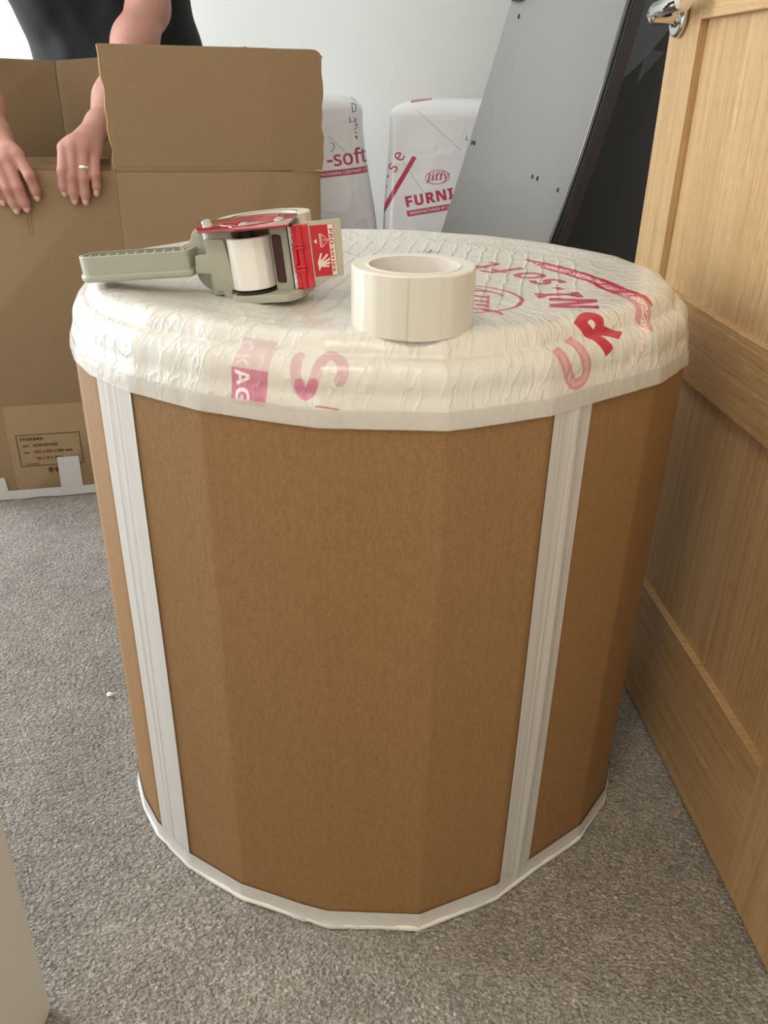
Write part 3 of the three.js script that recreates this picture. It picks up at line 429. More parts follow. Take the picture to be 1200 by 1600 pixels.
// ---------------------------------------------------------------- opened cardboard box
const BA = 14 * Math.PI / 180;
{
  const b = thing('cardboard_box', 'tall opened brown cardboard box with its flaps raised, under the man\'s hands', 'box', [-0.689, 0, -1.774]);
  b.rotation.y = BA; // local x runs along the front (u), local z towards the viewer, front face at z = 0
  // sheet of board following a plan polyline, thickness inwards
  const TH = 0.0045;
  const sheet = (name, line, y0, y1, o = {}) => {
    const n = line.length, top = o.top || (() => y1), list = [];
    for (let i = 0; i < n - 1; i++) { const a = line[i], c = line[i + 1], dx = c[0] - a[0], dz = c[1] - a[1], L = Math.hypot(dx, dz), m = Math.max(1, Math.round(L / 0.02));
      const pts = []; for (let k = 0; k <= m; k++) pts.push([k / m * L, y0]); for (let k = m; k >= 0; k--) pts.push([k / m * L, top(a[0] + dx * k / m)]);
      const g = extrude(pts, TH, 0.0007); g.translate(0, 0, -TH); g.rotateY(-Math.atan2(dz, dx)); g.translate(a[0], 0, a[1]); list.push(metreUV(g)); }
    return mesh(name, toCreasedNormals(mergeGeometries(list.map(plain)), 0.5), o.mat || kraftBox, o.parent || b);
  };
  const wob = (u) => 0.0016 * Math.sin(u * 47) + 0.001 * Math.sin(u * 131);
  sheet('front_panel', [[-0.34, 0], [0.1335, 0]], 0.2285, 0.7105);
  sheet('front_panel', [[0.1352, 0.0005], [0.452, 0.0], [0.517, -0.004], [0.556, -0.012]], 0.0, 0.7085);
  // lower flaps, folded straight down to the floor
  sheet('bottom_flap', [[-0.34, 0.001], [-0.1676, 0.001]], 0.003, 0.2265);
  const lowFlap = sheet('bottom_flap', [[-0.1660, 0.0012], [0.1335, 0.001]], 0.003, 0.2265);
  mesh('cut_edge', new THREE.TubeGeometry(new THREE.LineCurve3(V(-0.1655, 0.004, 0.0012), V(-0.1655, 0.226, 0.0012)), 4, 0.0008, 6), kraftEdge, lowFlap);
  // raised top flap with rounded, torn corner
  const fl = [[0.1335, 0.7125]]; for (let i = 1; i <= 12; i++) { const y = 0.7125 + i * 0.2225 / 12; fl.push([0.1335 + 0.0028 * Math.sin(y * 90) * Math.sin(y * 31) - 0.004 * i / 12, y]); }
  const right = (y) => 0.562 + 0.002 * Math.sin(y * 60) + 0.0015 * Math.sin(y * 140);
  const flapG = (u0, u1, edgeL, edgeR) => { const pts = [[u0, 0.7125], ...(edgeL || []), [u0 - (edgeL ? 0.004 : 0), 0.936], [u1 - (edgeR ? 0.022 : 0), 0.9365], ...(edgeR || []), [u1, 0.7125]]; return pts; };
  const f1 = extrude(flapG(0.1335, 0.452, fl.slice(1, 12)).reverse(), TH, 0.0007); f1.translate(0, 0, -TH);
  const er = [[0.550, 0.9355], [0.5575, 0.931], [0.5585, 0.9285], [0.5635, 0.924], [0.561, 0.9205]]; for (let i = 0; i <= 10; i++) { const y = 0.915 - i * 0.2 / 10; er.push([right(y), y]); }
  const f2 = extrude(flapG(0.452, 0.560, null, er).reverse(), TH, 0.0007); f2.translate(-0.452, 0, -TH); f2.rotateY(0.07); f2.translate(0.452, 0, 0);
  const tf = mesh('top_flap', metreUV(join([f1, f2])), kraftBox, b); 
  const edge = new THREE.TubeGeometry(new THREE.CatmullRomCurve3(fl.map((p) => V(p[0] - 0.0004, p[1], -TH / 2))), 60, 0.0017, 6); mesh('torn_edge', edge, kraftEdge, tf);
  // pressed score lines
  const score = (pts, parent = b, r = 0.0011) => mesh('score_line', new THREE.TubeGeometry(new THREE.CatmullRomCurve3(pts.map((p) => V(...p))), 30, r, 6), kraftBox, parent);
  score([[0.136, 0.7105, -0.0012], [0.3, 0.7108, -0.001], [0.452, 0.709, -0.001]]); score([[0.140, 0.7185, -0.0002], [0.3, 0.7188, -0.0002], [0.45, 0.7172, -0.0002]], tf, 0.0007); score([[0.452, 0.709, -0.001], [0.517, 0.708, -0.005], [0.556, 0.7075, -0.012]]);
  score([[-0.335, 0.2275, -0.0015], [-0.2, 0.2272, -0.0012], [0.133, 0.2278, -0.0015]]); score([[-0.335, 0.2345, -0.0003], [-0.2, 0.2342, -0.0003], [0.133, 0.2348, -0.0003]], b, 0.0006);
  score([[-0.038, 0.632, -0.0001], [-0.0415, 0.615, 0.0003], [-0.040, 0.60, 0.0], [-0.043, 0.585, -0.0004]]); score([[-0.046, 0.635, -0.0004], [-0.048, 0.61, 0.0001], [-0.047, 0.590, -0.0005]]);
  // the front flap folded in over the top edge
  const inner = grid(24, 6, (u, v) => { const x = -0.335 + 0.46 * u, k = 0.35 + 0.65 * u; return [x, 0.7105 + 0.020 * v * k * k - 0.05 * v * (1 - k), -TH / 2 - 0.075 * v, x, v * 0.2]; });
  mesh('folded_flap', inner, std({ map: kraftMap, color: 0xf2ece2, roughness: 0.8, side: THREE.DoubleSide }), b);
  // far side, its flaps standing up
  const BW = -0.43;
  sheet('back_panel', [[-0.34, BW + 0.035], [0.004, BW], [0.556, BW]], 0.002, 0.705);
  sheet('side_panel', [[0.556, -0.016], [0.556, BW]], 0.002, 0.705); sheet('side_panel', [[-0.34, BW + 0.033], [-0.34, -0.001]], 0.002, 0.705);
  sheet('back_flap', [[-0.335, BW + 0.035], [0.0025, BW + 0.0]], 0.7055, 0.911, { top: (u) => 0.911 - 0.02 * u });
  sheet('back_flap', [[0.0065, BW], [0.45, BW + 0.004]], 0.7055, 0.92, { top: (u) => 0.911 + 0.09 * (u - 0.0065) });
  score([[0.0045, 0.706, BW - 0.003], [0.0045, 0.80, BW - 0.003], [0.0045, 0.910, BW - 0.003]]);
  // white tape
  const tp = (x0, x1, x2, x3, y0, y1, z, name = 'packing_tape') => { const g = grid(10, 14, (u, v) => [(x0 + (x1 - x0) * u) * (1 - v) + (x3 + (x2 - x3) * u) * v, y0 + (y1 - y0) * v, z + 0.0006 * fbm(u * 6, v * 3, 2, 91), u * 0.3, v * 0.3]); return mesh(name, g, tapeMat, b); };
  tp(-0.072, -0.023, -0.0225, -0.0695, 0.002, 0.0995, 0.0032); tp(-0.235, -0.186, -0.190, -0.238, 0.002, 0.058, 0.0030);
  const bt = grid(60, 3, (u, v) => [-0.34 + 0.47 * u, 0.0025 + 0.0215 * v + 0.0008 * Math.sin(u * 30) * (1 - v), 0.0029 + 0.0025 * (1 - v) * fbm(u * 30, 2, 2, 95), u * 4, v * 0.3]); mesh('base_tape', bt, tapeMat, b);
  // printed panel
  const print = canvasTex(1024, 768, (g, w, h) => {
    g.clearRect(0, 0, w, h); g.fillStyle = g.strokeStyle = '#4a2f18'; g.lineWidth = 11; g.strokeRect(12, 12, w - 24, 560); g.textBaseline = 'alphabetic';
    g.font = 'bold 74px sans-serif'; g.save(); g.translate(60, 112); g.scale(1.15, 1); g.fillText('STOKB', 0, 0); const k = g.measureText('STOKB').width; g.fillText('0', k, 0); g.fillText('X', k + 46, 0); g.fillRect(k + 14, -52, 16, 44); g.restore();
    g.font = 'bold 52px sans-serif'; g.fillText('Ref :', 92, 226); g.font = 'bold 70px sans-serif'; g.save(); g.translate(250, 228); g.scale(1.05, 1); g.fillText('ASW181820', 0, 0); g.restore();
    g.font = 'bold 46px sans-serif'; g.fillText('Size :', 92, 342); g.font = 'bold 66px sans-serif'; g.fillText('455 x 455 x 500 mm', 258, 344); g.fillText('18 x 18 x 20 in', 272, 462);
    g.font = 'bold 24px sans-serif'; g.fillText('ASW PACKAGING', 110, 542); g.fillRect(110, 550, 200, 4);
    g.beginPath(); g.arc(470, 660, 46, 0, 7); g.fill(); g.fillStyle = '#8a6a45'; g.lineWidth = 5; g.strokeStyle = '#8a6a45'; g.beginPath(); g.arc(470, 660, 30, 0.4, 5.4); g.stroke(); g.fillStyle = '#4a2f18'; g.font = 'bold 22px sans-serif'; g.fillText('PAP', 446, 738);
    g.fillRect(540, 618, 130, 84); g.fillStyle = '#9a7a52'; g.font = 'bold 22px sans-serif'; g.fillText('RECYCLED', 546, 652); g.fillText('BOARD', 562, 684);
  });
  const pg = new THREE.PlaneGeometry(0.139, 0.139 * 0.75); pg.translate(-0.0815, 0.1595 - 0.139 * 0.375, 0.00235); mesh('printed_label', pg, std({ map: print, transparent: true, roughness: 0.8 }), lowFlap);
}

// ---------------------------------------------------------------- leaning grey board and dark panel at the back
{
  const al = 42 * Math.PI / 180, le = 12 * Math.PI / 180;
  const b = thing('grey_board', 'long grey board with a curved polished dark edge leaning behind the drum', 'board', [0.284, 0.0, -1.913]);
  const e1 = V(Math.cos(al), 0, Math.sin(al)), nh = V(-Math.sin(al), 0, Math.cos(al)), e2 = V(0, Math.cos(le), 0).addScaledVector(nh, -Math.sin(le)), n = new THREE.Vector3().crossVectors(e1, e2);
  b.quaternion.setFromRotationMatrix(new THREE.Matrix4().makeBasis(e1, e2, n));
  const R = [[-0.165, 0.012], [-0.100, 0.20], [-0.043, 0.40], [0.0, 0.561], [0.0205, 0.68], [0.0365, 0.779], [0.0495, 0.89], [0.0585, 0.98], [0.066, 1.066], [0.0755, 1.20], [0.083, 1.36]], L = [[-0.43, 0.012], [-0.39, 0.2], [-0.3125, 0.549], [-0.280, 0.731], [-0.245, 0.945], [-0.224, 1.077], [-0.185, 1.36]];
  const curve = (p) => new THREE.CatmullRomCurve3(p.map((q) => V(q[0], q[1], 0))).getPoints(40).map((q) => [q.x, q.y]);
  const Rc = curve(R), Lc = curve(L);
  const face = (inset, d) => extrude([...Rc.map((p) => [p[0] - inset, p[1]]), ...Lc.slice().reverse()], d, 0.0012);
  const top = face(0.0, 0.012); top.translate(0, 0, -0.012); mesh('board_face', toCreasedNormals(metreUV(top), 0.4), std({ color: 0x949492, roughness: 0.62, bumpMap: paint, bumpScale: 0.0003 }), b);
  const core = extrude([...Rc.map((p) => [p[0] + 0.009, p[1]]), ...Lc.slice().reverse().map((p) => [p[0] + 0.006, p[1]])], 0.046, 0.001); core.translate(0, 0, -0.066); mesh('board_core', plain(core), phys({ color: 0x361310, roughness: 0.3, clearcoat: 0.3 }), b);
  // rounded polished moulding along the right edge
  const mould = (off, z, r) => mesh('edge_moulding', new THREE.TubeGeometry(new THREE.CatmullRomCurve3(Rc.map((p) => V(p[0] + off, p[1], z))), 120, r, 20), phys({ color: 0x14120f, roughness: 0.16, clearcoat: 1, clearcoatRoughness: 0.08 }), b);
  mould(0.003, -0.0092, 0.0092); mould(0.008, -0.0205, 0.0045);
  for (const [x, y] of [[-0.1959, 1.0426], [-0.2640, 0.7717], [-0.257, 0.7713], [-0.0746, 0.7088], [-0.0598, 0.7058], [0.0002, 0.6859]]) { const g = new THREE.CylinderGeometry(0.0035, 0.0035, 0.002, 14); g.scale(0.7, 1, 1.5); g.rotateX(Math.PI / 2); g.translate(x, y, 0.0002); mesh('screw_hole', g, std({ color: 0x2a2a2a, roughness: 0.8 }), b); }
  const br = new RoundedBoxGeometry(0.03, 0.03, 0.014, 3, 0.006); br.translate(-0.205, 1.087, 0.007); mesh('bracket', plain(br), std({ color: 0x6f7072, roughness: 0.4, metalness: 0.5 }), b);
}
{
  const p = thing('dark_panel', 'large charcoal panel leaning on the back wall behind the open door', 'panel', [0.70, 0.0, -2.37]);
  p.rotation.set(-0.14, 0, 0);
  mesh('panel_face', box(-0.22, 0.52, 0.01, 1.72, -0.03, 0, 0.004), std({ color: 0x3b3938, roughness: 0.5 }), p);
  mesh('panel_frame', join([box(-0.23, -0.22, 0.004, 1.73, -0.034, 0.004, 0.002), box(0.52, 0.53, 0.004, 1.73, -0.034, 0.004, 0.002), box(-0.22, 0.52, 0.0, 0.01, -0.034, 0.004, 0.002), box(-0.22, 0.52, 1.72, 1.73, -0.034, 0.004, 0.002)]), std({ color: 0x1c1b1a, roughness: 0.4 }), p);
  // loose translucent film hanging over its upper half
  const film = grid(40, 30, (u, v) => { const x = -0.215 + 0.53 * u, low = 0.905 + (x + 0.10) * (x > -0.10 ? 0.75 : 0.3) + 3 * Math.max(0, x + 0.10) ** 2, y = low + (1.66 - low) * v; return [x, y, 0.010 + 0.012 * (1 - v) * (1 + Math.sin(u * 9)) + 0.004 * Math.sin(v * 14 + u * 5)]; });
  const scrap = grid(10, 8, (u, v) => { const w = 0.05 * (0.35 + 0.65 * v); return [-0.055 + 0.045 * v * 0.3 + w * u, 0.900 + 0.075 * v + 0.02 * u * (1 - v), 0.016 + 0.004 * Math.sin(u * 6)]; }); mesh('film', scrap, phys({ color: 0xbfc4c6, roughness: 0.35, transparent: true, opacity: 0.16, clearcoat: 0.4 }), p);
  mesh('film', film, phys({ color: 0xbfc4c6, roughness: 0.35, transparent: true, opacity: 0.22, clearcoat: 0.4 }), p);
}

// ---------------------------------------------------------------- two wrapped packages by the wall
function wrapped(name, label, x, z, w, h, d, prof, draw, turn) {
  const t = thing(name, label, 'wrapped package', [x, 0, z], 'white film packages standing by the back wall'); t.rotation.y = turn;
  const NU = 160, NV = 70;
  const body = (v) => prof(v);
  const g = grid(NU, NV, (u, v) => {
    const th = u * Math.PI * 2, c = Math.cos(th), s = Math.sin(th), cap = v > 0.9 ? (v - 0.9) / 0.1 : 0, vv = Math.min(1, v / 0.9), k = body(vv), e = 2 / 5.5;
    const sh = Math.cos(cap * Math.PI / 2) ** 0.55, crown = Math.sin(cap * Math.PI / 2);
    const X = Math.sign(c) * Math.abs(c) ** e * w / 2 * k[0] * sh + (k[2] || 0), Zz = Math.sign(s) * Math.abs(s) ** e * d / 2 * k[1] * sh, y = (h - 0.045) * vv + 0.045 * crown;
    const tt = u > 0.999 ? 0 : th, wv = 0.004 * (fbm(Math.cos(tt) * 4 + 7, y * 5 + Math.sin(tt) * 4 + 9, 3, 5) - 0.45);
    return [X * (1 + wv * 3), y, Zz + wv * 2, 0.5 + X / 0.66, y / 0.9];
  }, true);
  const idx = g.index.array; for (let i = 0; i < idx.length; i += 3) { const a = idx[i + 1]; idx[i + 1] = idx[i + 2]; idx[i + 2] = a; } g.computeVertexNormals();
  const map = canvasTex(1024, 1536, (c, W, H) => { c.fillStyle = '#f4f4f7'; c.fillRect(0, 0, W, H); draw(c, (X) => (0.5 + X / 0.66) * W, (y) => (1 - y / 0.9) * H, W / 0.66); });
  mesh('film_cover', g, phys({ map, roughness: 0.32, clearcoat: 0.4, clearcoatRoughness: 0.2, bumpMap: pkgBump, bumpScale: 0.003 }), t);
  return t;
}
const pkgBump = dataTex(512, (x, y) => [Math.pow(1 - Math.abs(fbm(x * 5, y * 9, 4, 5) - 0.46) * 2, 6) * 120 + fbm(x * 20, y * 20, 3, 9) * 40], false, 1);
const RED2 = '#c03a58';
{
  const x0 = -0.235, x1 = 0.215;
  const l = wrapped('wrapped_package', 'narrow white film package by the wall, half hidden by the cardboard box flap', x0, -2.665, 0.392, 0.853, 0.26, (v) => { const t = THREE.MathUtils.smoothstep(v, 0.45, 1.0); return [1.02 - 0.20 * t ** 1.4, 1 - 0.25 * t, -0.012 * t]; }, (g, X, Y, S) => {
    const lx = (x) => X(x - x0); g.textAlign = 'left'; g.textBaseline = 'alphabetic'; g.fillStyle = g.strokeStyle = RED2; g.lineJoin = g.lineCap = 'round';
    g.save(); g.translate(lx(-0.188), Y(0.664)); g.rotate(-0.13); g.font = `${0.058 * S}px sans-serif`; g.lineWidth = 0.002 * S; g.fillText('-soft', 0, 0); g.strokeText('-soft', 0, 0); g.font = `${0.018 * S}px sans-serif`; g.fillText('™', 0.122 * S, -0.028 * S); g.restore();
    g.save(); g.translate(lx(-0.36), Y(0.617)); g.rotate(-0.13); g.fillRect(0, -0.017 * S, 0.305 * S, 0.0185 * S); g.fillStyle = '#f0e4e8'; g.font = `bold ${0.0125 * S}px sans-serif`; g.fillText('MANUFACTURED BY JIFFY PACKAGING COMPANY LTD', 0.012 * S, -0.0035 * S, 0.285 * S); g.restore();
    g.strokeStyle = 'rgba(70,70,80,0.85)'; g.lineWidth = 0.0022 * S; const ln = (p) => { g.beginPath(); p.forEach((q, i) => g[i ? 'lineTo' : 'moveTo'](lx(q[0]), Y(q[1]))); g.stroke(); };
    ln([[-0.118, 0.828], [-0.116, 0.806], [-0.108, 0.808], [-0.106, 0.824], [-0.118, 0.828]]); ln([[-0.124, 0.792], [-0.123, 0.780], [-0.117, 0.781]]);
    ln([[-0.112, 0.790], [-0.106, 0.787], [-0.112, 0.782], [-0.105, 0.780]]); ln([[-0.110, 0.772], [-0.104, 0.776], [-0.104, 0.766], [-0.110, 0.762]]); ln([[-0.109, 0.755], [-0.103, 0.752]]); ln([[-0.110, 0.744], [-0.102, 0.740], [-0.106, 0.746], [-0.104, 0.736]]); ln([[-0.120, 0.842], [-0.106, 0.832]]);
    g.beginPath(); g.arc(lx(-0.181), Y(0.716), 0.013 * S, -1.3, 1.3); g.stroke(); g.lineWidth = 0.001 * S; ln([[-0.185, 0.745], [-0.12, 0.688]]);
  }, 0.05);
  const r = wrapped('wrapped_package', 'broad white film package by the wall, half hidden by the leaning grey board', x1, -2.665, 0.462, 0.845, 0.26, (v) => { const t = THREE.MathUtils.smoothstep(v, 0.55, 1.0); return [1.02 - 0.06 * t, 1 - 0.2 * t, 0.0]; }, (g, X, Y, S) => {
    const lx = (x) => X(x - x1); g.textBaseline = 'alphabetic'; g.fillStyle = g.strokeStyle = RED2; g.lineJoin = 'round';
    g.save(); g.translate(lx(0.048), Y(0.560)); g.rotate(-0.22); g.textAlign = 'left'; g.font = `bold ${0.043 * S}px sans-serif`; g.lineWidth = 0.0018 * S; g.scale(1.05, 1); let xx = 0; for (const ch of 'FURNI') { g.fillText(ch, xx, 0); g.strokeText(ch, xx, 0); xx += g.measureText(ch).width + 0.0015 * S; } g.font = `${0.045 * S}px sans-serif`; g.fillText('-soft', xx, 0); g.restore();
    g.save(); g.translate(lx(0.055), Y(0.536)); g.rotate(-0.20); g.fillRect(0, -0.016 * S, 0.30 * S, 0.0175 * S); g.fillStyle = '#f0e4e8'; g.font = `bold ${0.0118 * S}px sans-serif`; g.fillText('MANUFACTURED BY JIFFY PACKAGING COMPANY LTD', 0.006 * S, -0.0032 * S, 0.288 * S); g.restore();
    g.save(); g.translate(lx(0.137), Y(0.6435)); g.rotate(-0.12); g.lineWidth = 0.002 * S; g.beginPath(); g.ellipse(0, 0, 0.034 * S, 0.020 * S, 0, 0, 7); g.stroke(); g.textAlign = 'center'; g.fillStyle = RED2; g.font = `italic bold ${0.030 * S}px serif`; g.fillText('Jiffy', 0, 0.009 * S); g.restore();
    g.save(); g.translate(lx(0.054), Y(0.833)); g.rotate(-0.16); g.fillRect(0, -0.015 * S, 0.06 * S, 0.016 * S); g.restore();
    g.save(); g.translate(lx(-0.027), Y(0.520)); g.rotate(-1.08); g.fillRect(0, -0.012 * S, 0.215 * S, 0.013 * S); g.font = `${0.05 * S}px sans-serif`; g.textAlign = 'left'; g.fillText('i - s e', 0.09 * S, -0.03 * S, 0.13 * S); g.restore();
    g.strokeStyle = 'rgba(120,120,130,0.7)'; g.lineWidth = 0.0011 * S; const ln = (p) => { g.beginPath(); p.forEach((q, i) => g[i ? 'lineTo' : 'moveTo'](lx(q[0]), Y(q[1]))); g.stroke(); }; ln([[0.07, 0.815], [0.20, 0.715]]); ln([[0.022, 0.70], [0.10, 0.60]]);
    g.strokeStyle = 'rgba(70,70,80,0.85)'; g.lineWidth = 0.002 * S; ln([[0.215, 0.752], [0.212, 0.742], [0.219, 0.743]]);
  }, -0.04);
}

// ---------------------------------------------------------------- crumb of packing foam on the carpet
{
  const g = new THREE.IcosahedronGeometry(0.0045, 2), p = g.attributes.position; for (let i = 0; i < p.count; i++) { const k = 0.75 + 0.5 * fbm(p.getX(i) * 300 + 5, p.getY(i) * 300 + p.getZ(i) * 200, 2, 3); p.setXYZ(i, p.getX(i) * k * 1.2, p.getY(i) * k * 0.7, p.getZ(i) * k); } g.computeVertexNormals();
  const m = mesh('foam_crumb', g, std({ color: 0xf0f0f0, roughness: 0.9 }), scene); m.position.set(-0.431, 0.0045, -1.043); tag(m, 'tiny white crumb of packing foam on the carpet left of the drum', 'foam crumb');
}

// ---------------------------------------------------------------- the man behind the box
const smin = (a, b, k) => { const h = Math.max(0, k - Math.abs(a - b)) / k; return Math.min(a, b) - h * h * k * 0.25; };
const cap = (a, b, ra, rb) => { const bx = b[0] - a[0], by = b[1] - a[1], bz = b[2] - a[2], bb = bx * bx + by * by + bz * bz || 1e-9; return { lo: [0, 1, 2].map((i) => Math.min(a[i] - ra, b[i] - rb)), hi: [0, 1, 2].map((i) => Math.max(a[i] + ra, b[i] + rb)),
  d: (x, y, z) => { const px = x - a[0], py = y - a[1], pz = z - a[2], t = Math.max(0, Math.min(1, (px * bx + py * by + pz * bz) / bb)); return Math.hypot(px - bx * t, py - by * t, pz - bz * t) - (ra + (rb - ra) * t); } }; };
const ell = (c, r) => ({ lo: c.map((v, i) => v - r[i]), hi: c.map((v, i) => v + r[i]), d: (x, y, z) => { const p = (x - c[0]) / r[0], q = (y - c[1]) / r[1], s = (z - c[2]) / r[2], k = Math.hypot(p, q, s), g = Math.hypot(p / r[0], q / r[1], s / r[2]); return g < 1e-6 ? -Math.min(...r) : k * (k - 1) / g; } });
// groups: [[shapes, k], ...] each blended inside with k, then joined with kk; post alters the distance
function skinMesh(groups, kk, cell, post, pad = 0.03) {
  const all = groups.flatMap((g) => g[0]), lo = [0, 1, 2].map((i) => Math.min(...all.map((s) => s.lo[i])) - pad), hi = [0, 1, 2].map((i) => Math.max(...all.map((s) => s.hi[i])) + pad);
  const size = Math.max(hi[0] - lo[0], hi[1] - lo[1], hi[2] - lo[2]), res = Math.ceil(size / cell) + 4;
  const mc = new MarchingCubes(res, new THREE.MeshBasicMaterial(), false, false, 900000); mc.isolation = 0; mc.field.fill(-1);
  const nx = Math.min(res, Math.ceil((hi[0] - lo[0]) / cell)), ny = Math.min(res, Math.ceil((hi[1] - lo[1]) / cell)), nz = Math.min(res, Math.ceil((hi[2] - lo[2]) / cell)), M = 0.09;
  for (let k = 0; k < nz; k++) for (let j = 0; j < ny; j++) for (let i = 0; i < nx; i++) {
    const x = lo[0] + i * cell, y = lo[1] + j * cell, z = lo[2] + k * cell; let D = 1;
    for (const [shapes, bl] of groups) { let d = 1; for (const s of shapes) { if (x < s.lo[0] - M || x > s.hi[0] + M || y < s.lo[1] - M || y > s.hi[1] + M || z < s.lo[2] - M || z > s.hi[2] + M) continue; const e = s.d(x, y, z); d = d === 1 ? e : smin(d, e, bl); } D = D === 1 ? d : d === 1 ? D : smin(D, d, kk); }
    if (post && D < 0.2) D = post(D, x, y, z);
    mc.field[i + j * res + k * res * res] = -D;
  }
  mc.update(); const n = mc.count, half = res / 2, g = new THREE.BufferGeometry(), P = new Float32Array(n * 3);
  for (let i = 0; i < n; i++) for (let q = 0; q < 3; q++) P[3 * i + q] = lo[q] + (mc.positionArray[3 * i + q] * half + half) * cell;
  g.setAttribute('position', new THREE.BufferAttribute(P, 3)); const w = mergeVertices(g, 1e-5); w.computeVertexNormals();
  const pp = w.attributes.position; // outward check
  const ix = w.index.array; let vol = 0; for (let i = 0; i < ix.length; i += 3) { const a = V().fromBufferAttribute(pp, ix[i]), b = V().fromBufferAttribute(pp, ix[i + 1]), c = V().fromBufferAttribute(pp, ix[i + 2]); vol += a.dot(b.cross(c)); }
  if (vol < 0) { for (let i = 0; i < ix.length; i += 3) { const a = ix[i + 1]; ix[i + 1] = ix[i + 2]; ix[i + 2] = a; } w.computeVertexNormals(); }
  return w;
}
const HAND_L = { // joints knuckle to tip, then thumb; index first
  f: [[[-0.6489, 0.7526, -1.7886], [-0.6491, 0.7143, -1.7638], [-0.6535, 0.6858, -1.7679], [-0.6544, 0.6733, -1.7723]], [[-0.6321, 0.7552, -1.7887], [-0.6333, 0.7048, -1.7688], [-0.6367, 0.6736, -1.7731], [-0.6377, 0.6574, -1.7765]],
    [[-0.6126, 0.7518, -1.7935], [-0.6131, 0.6998, -1.7749], [-0.6160, 0.6709, -1.7793], [-0.6175, 0.6560, -1.7815]], [[-0.5964, 0.7419, -1.8058], [-0.5915, 0.7057, -1.7823], [-0.5926, 0.6852, -1.7851], [-0.5951, 0.6728, -1.7876]]],
  wrist: [-0.5949, 0.7989, -1.8783], thumb: [[-0.6230, 0.7620, -1.8600], [-0.6400, 0.7300, -1.8500], [-0.6440, 0.6933, -1.8240], [-0.6420, 0.6698, -1.8120]] };
const HAND_R = {
  f: [[[-0.7345, 0.7397, -1.7652], [-0.7106, 0.7051, -1.7485], [-0.7064, 0.6777, -1.7557], [-0.7061, 0.6653, -1.7594]], [[-0.7529, 0.7341, -1.7586], [-0.7350, 0.6842, -1.7445], [-0.7302, 0.6550, -1.7508], [-0.7283, 0.6437, -1.7539]],
    [[-0.7715, 0.7248, -1.7539], [-0.7549, 0.6820, -1.7395], [-0.7501, 0.6540, -1.7459], [-0.7475, 0.6403, -1.7491]], [[-0.7924, 0.7103, -1.7549], [-0.7769, 0.6843, -1.7361], [-0.7737, 0.6660, -1.7410], [-0.7702, 0.6563, -1.7434]]],
  wrist: [-0.8000, 0.7848, -1.8300], thumb: [[-0.7800, 0.7560, -1.8232], [-0.7680, 0.7242, -1.8186], [-0.7600, 0.6937, -1.8000], [-0.7560, 0.6706, -1.7911]] };
const lerp3 = (a, b, t) => a.map((v, i) => v + (b[i] - v) * t);
const ELB_L = [-0.538, 1.015, -2.115], ELB_R = [-0.955, 0.985, -2.06], SH_L = [-0.525, 1.31, -2.20], SH_R = [-0.905, 1.31, -2.20];
function handGroups(h, elbow) {
  const g = [], R = [[0.0102, 0.0106, 0.0096, 0.0084], [0.0104, 0.0109, 0.0099, 0.0087], [0.0100, 0.0104, 0.0095, 0.0084], [0.0092, 0.0094, 0.0086, 0.0076]];
  const palm = []; h.f.forEach((f, i) => { const base = lerp3(h.wrist, lerp3(h.f[0][0], h.f[3][0], i / 3), 0.12); palm.push(cap(base, f[0], 0.0165, 0.0108)); });
  for (let i = 0; i < 3; i++) palm.push(cap(lerp3(h.f[i][0], h.wrist, 0.12), lerp3(h.f[i + 1][0], h.wrist, 0.12), 0.0095, 0.0095));
  palm.push(cap(h.wrist, lerp3(h.wrist, elbow, 0.22), 0.0265, 0.0285)); palm.push(cap(lerp3(h.wrist, h.f[0][0], 0.15), h.thumb[0], 0.018, 0.016));
  palm.push(cap(h.thumb[0], h.thumb[1], 0.0155, 0.0125)); g.push([palm, 0.018]);
  h.f.forEach((f, i) => { const r = R[i]; g.push([[cap(lerp3(f[0], h.wrist, 0.22), f[0], 0.0100, r[0] + 0.0022), cap(f[0], f[1], r[0] + 0.0022, r[1]), cap(f[1], f[2], r[1], r[2]), cap(f[2], f[3], r[2], r[3])], 0.004]); });
  g.push([[cap(h.thumb[0], h.thumb[1], 0.0150, 0.0120), cap(h.thumb[1], h.thumb[2], 0.0118, 0.0108), cap(h.thumb[2], h.thumb[3], 0.0106, 0.0088)], 0.006]); return g;
}
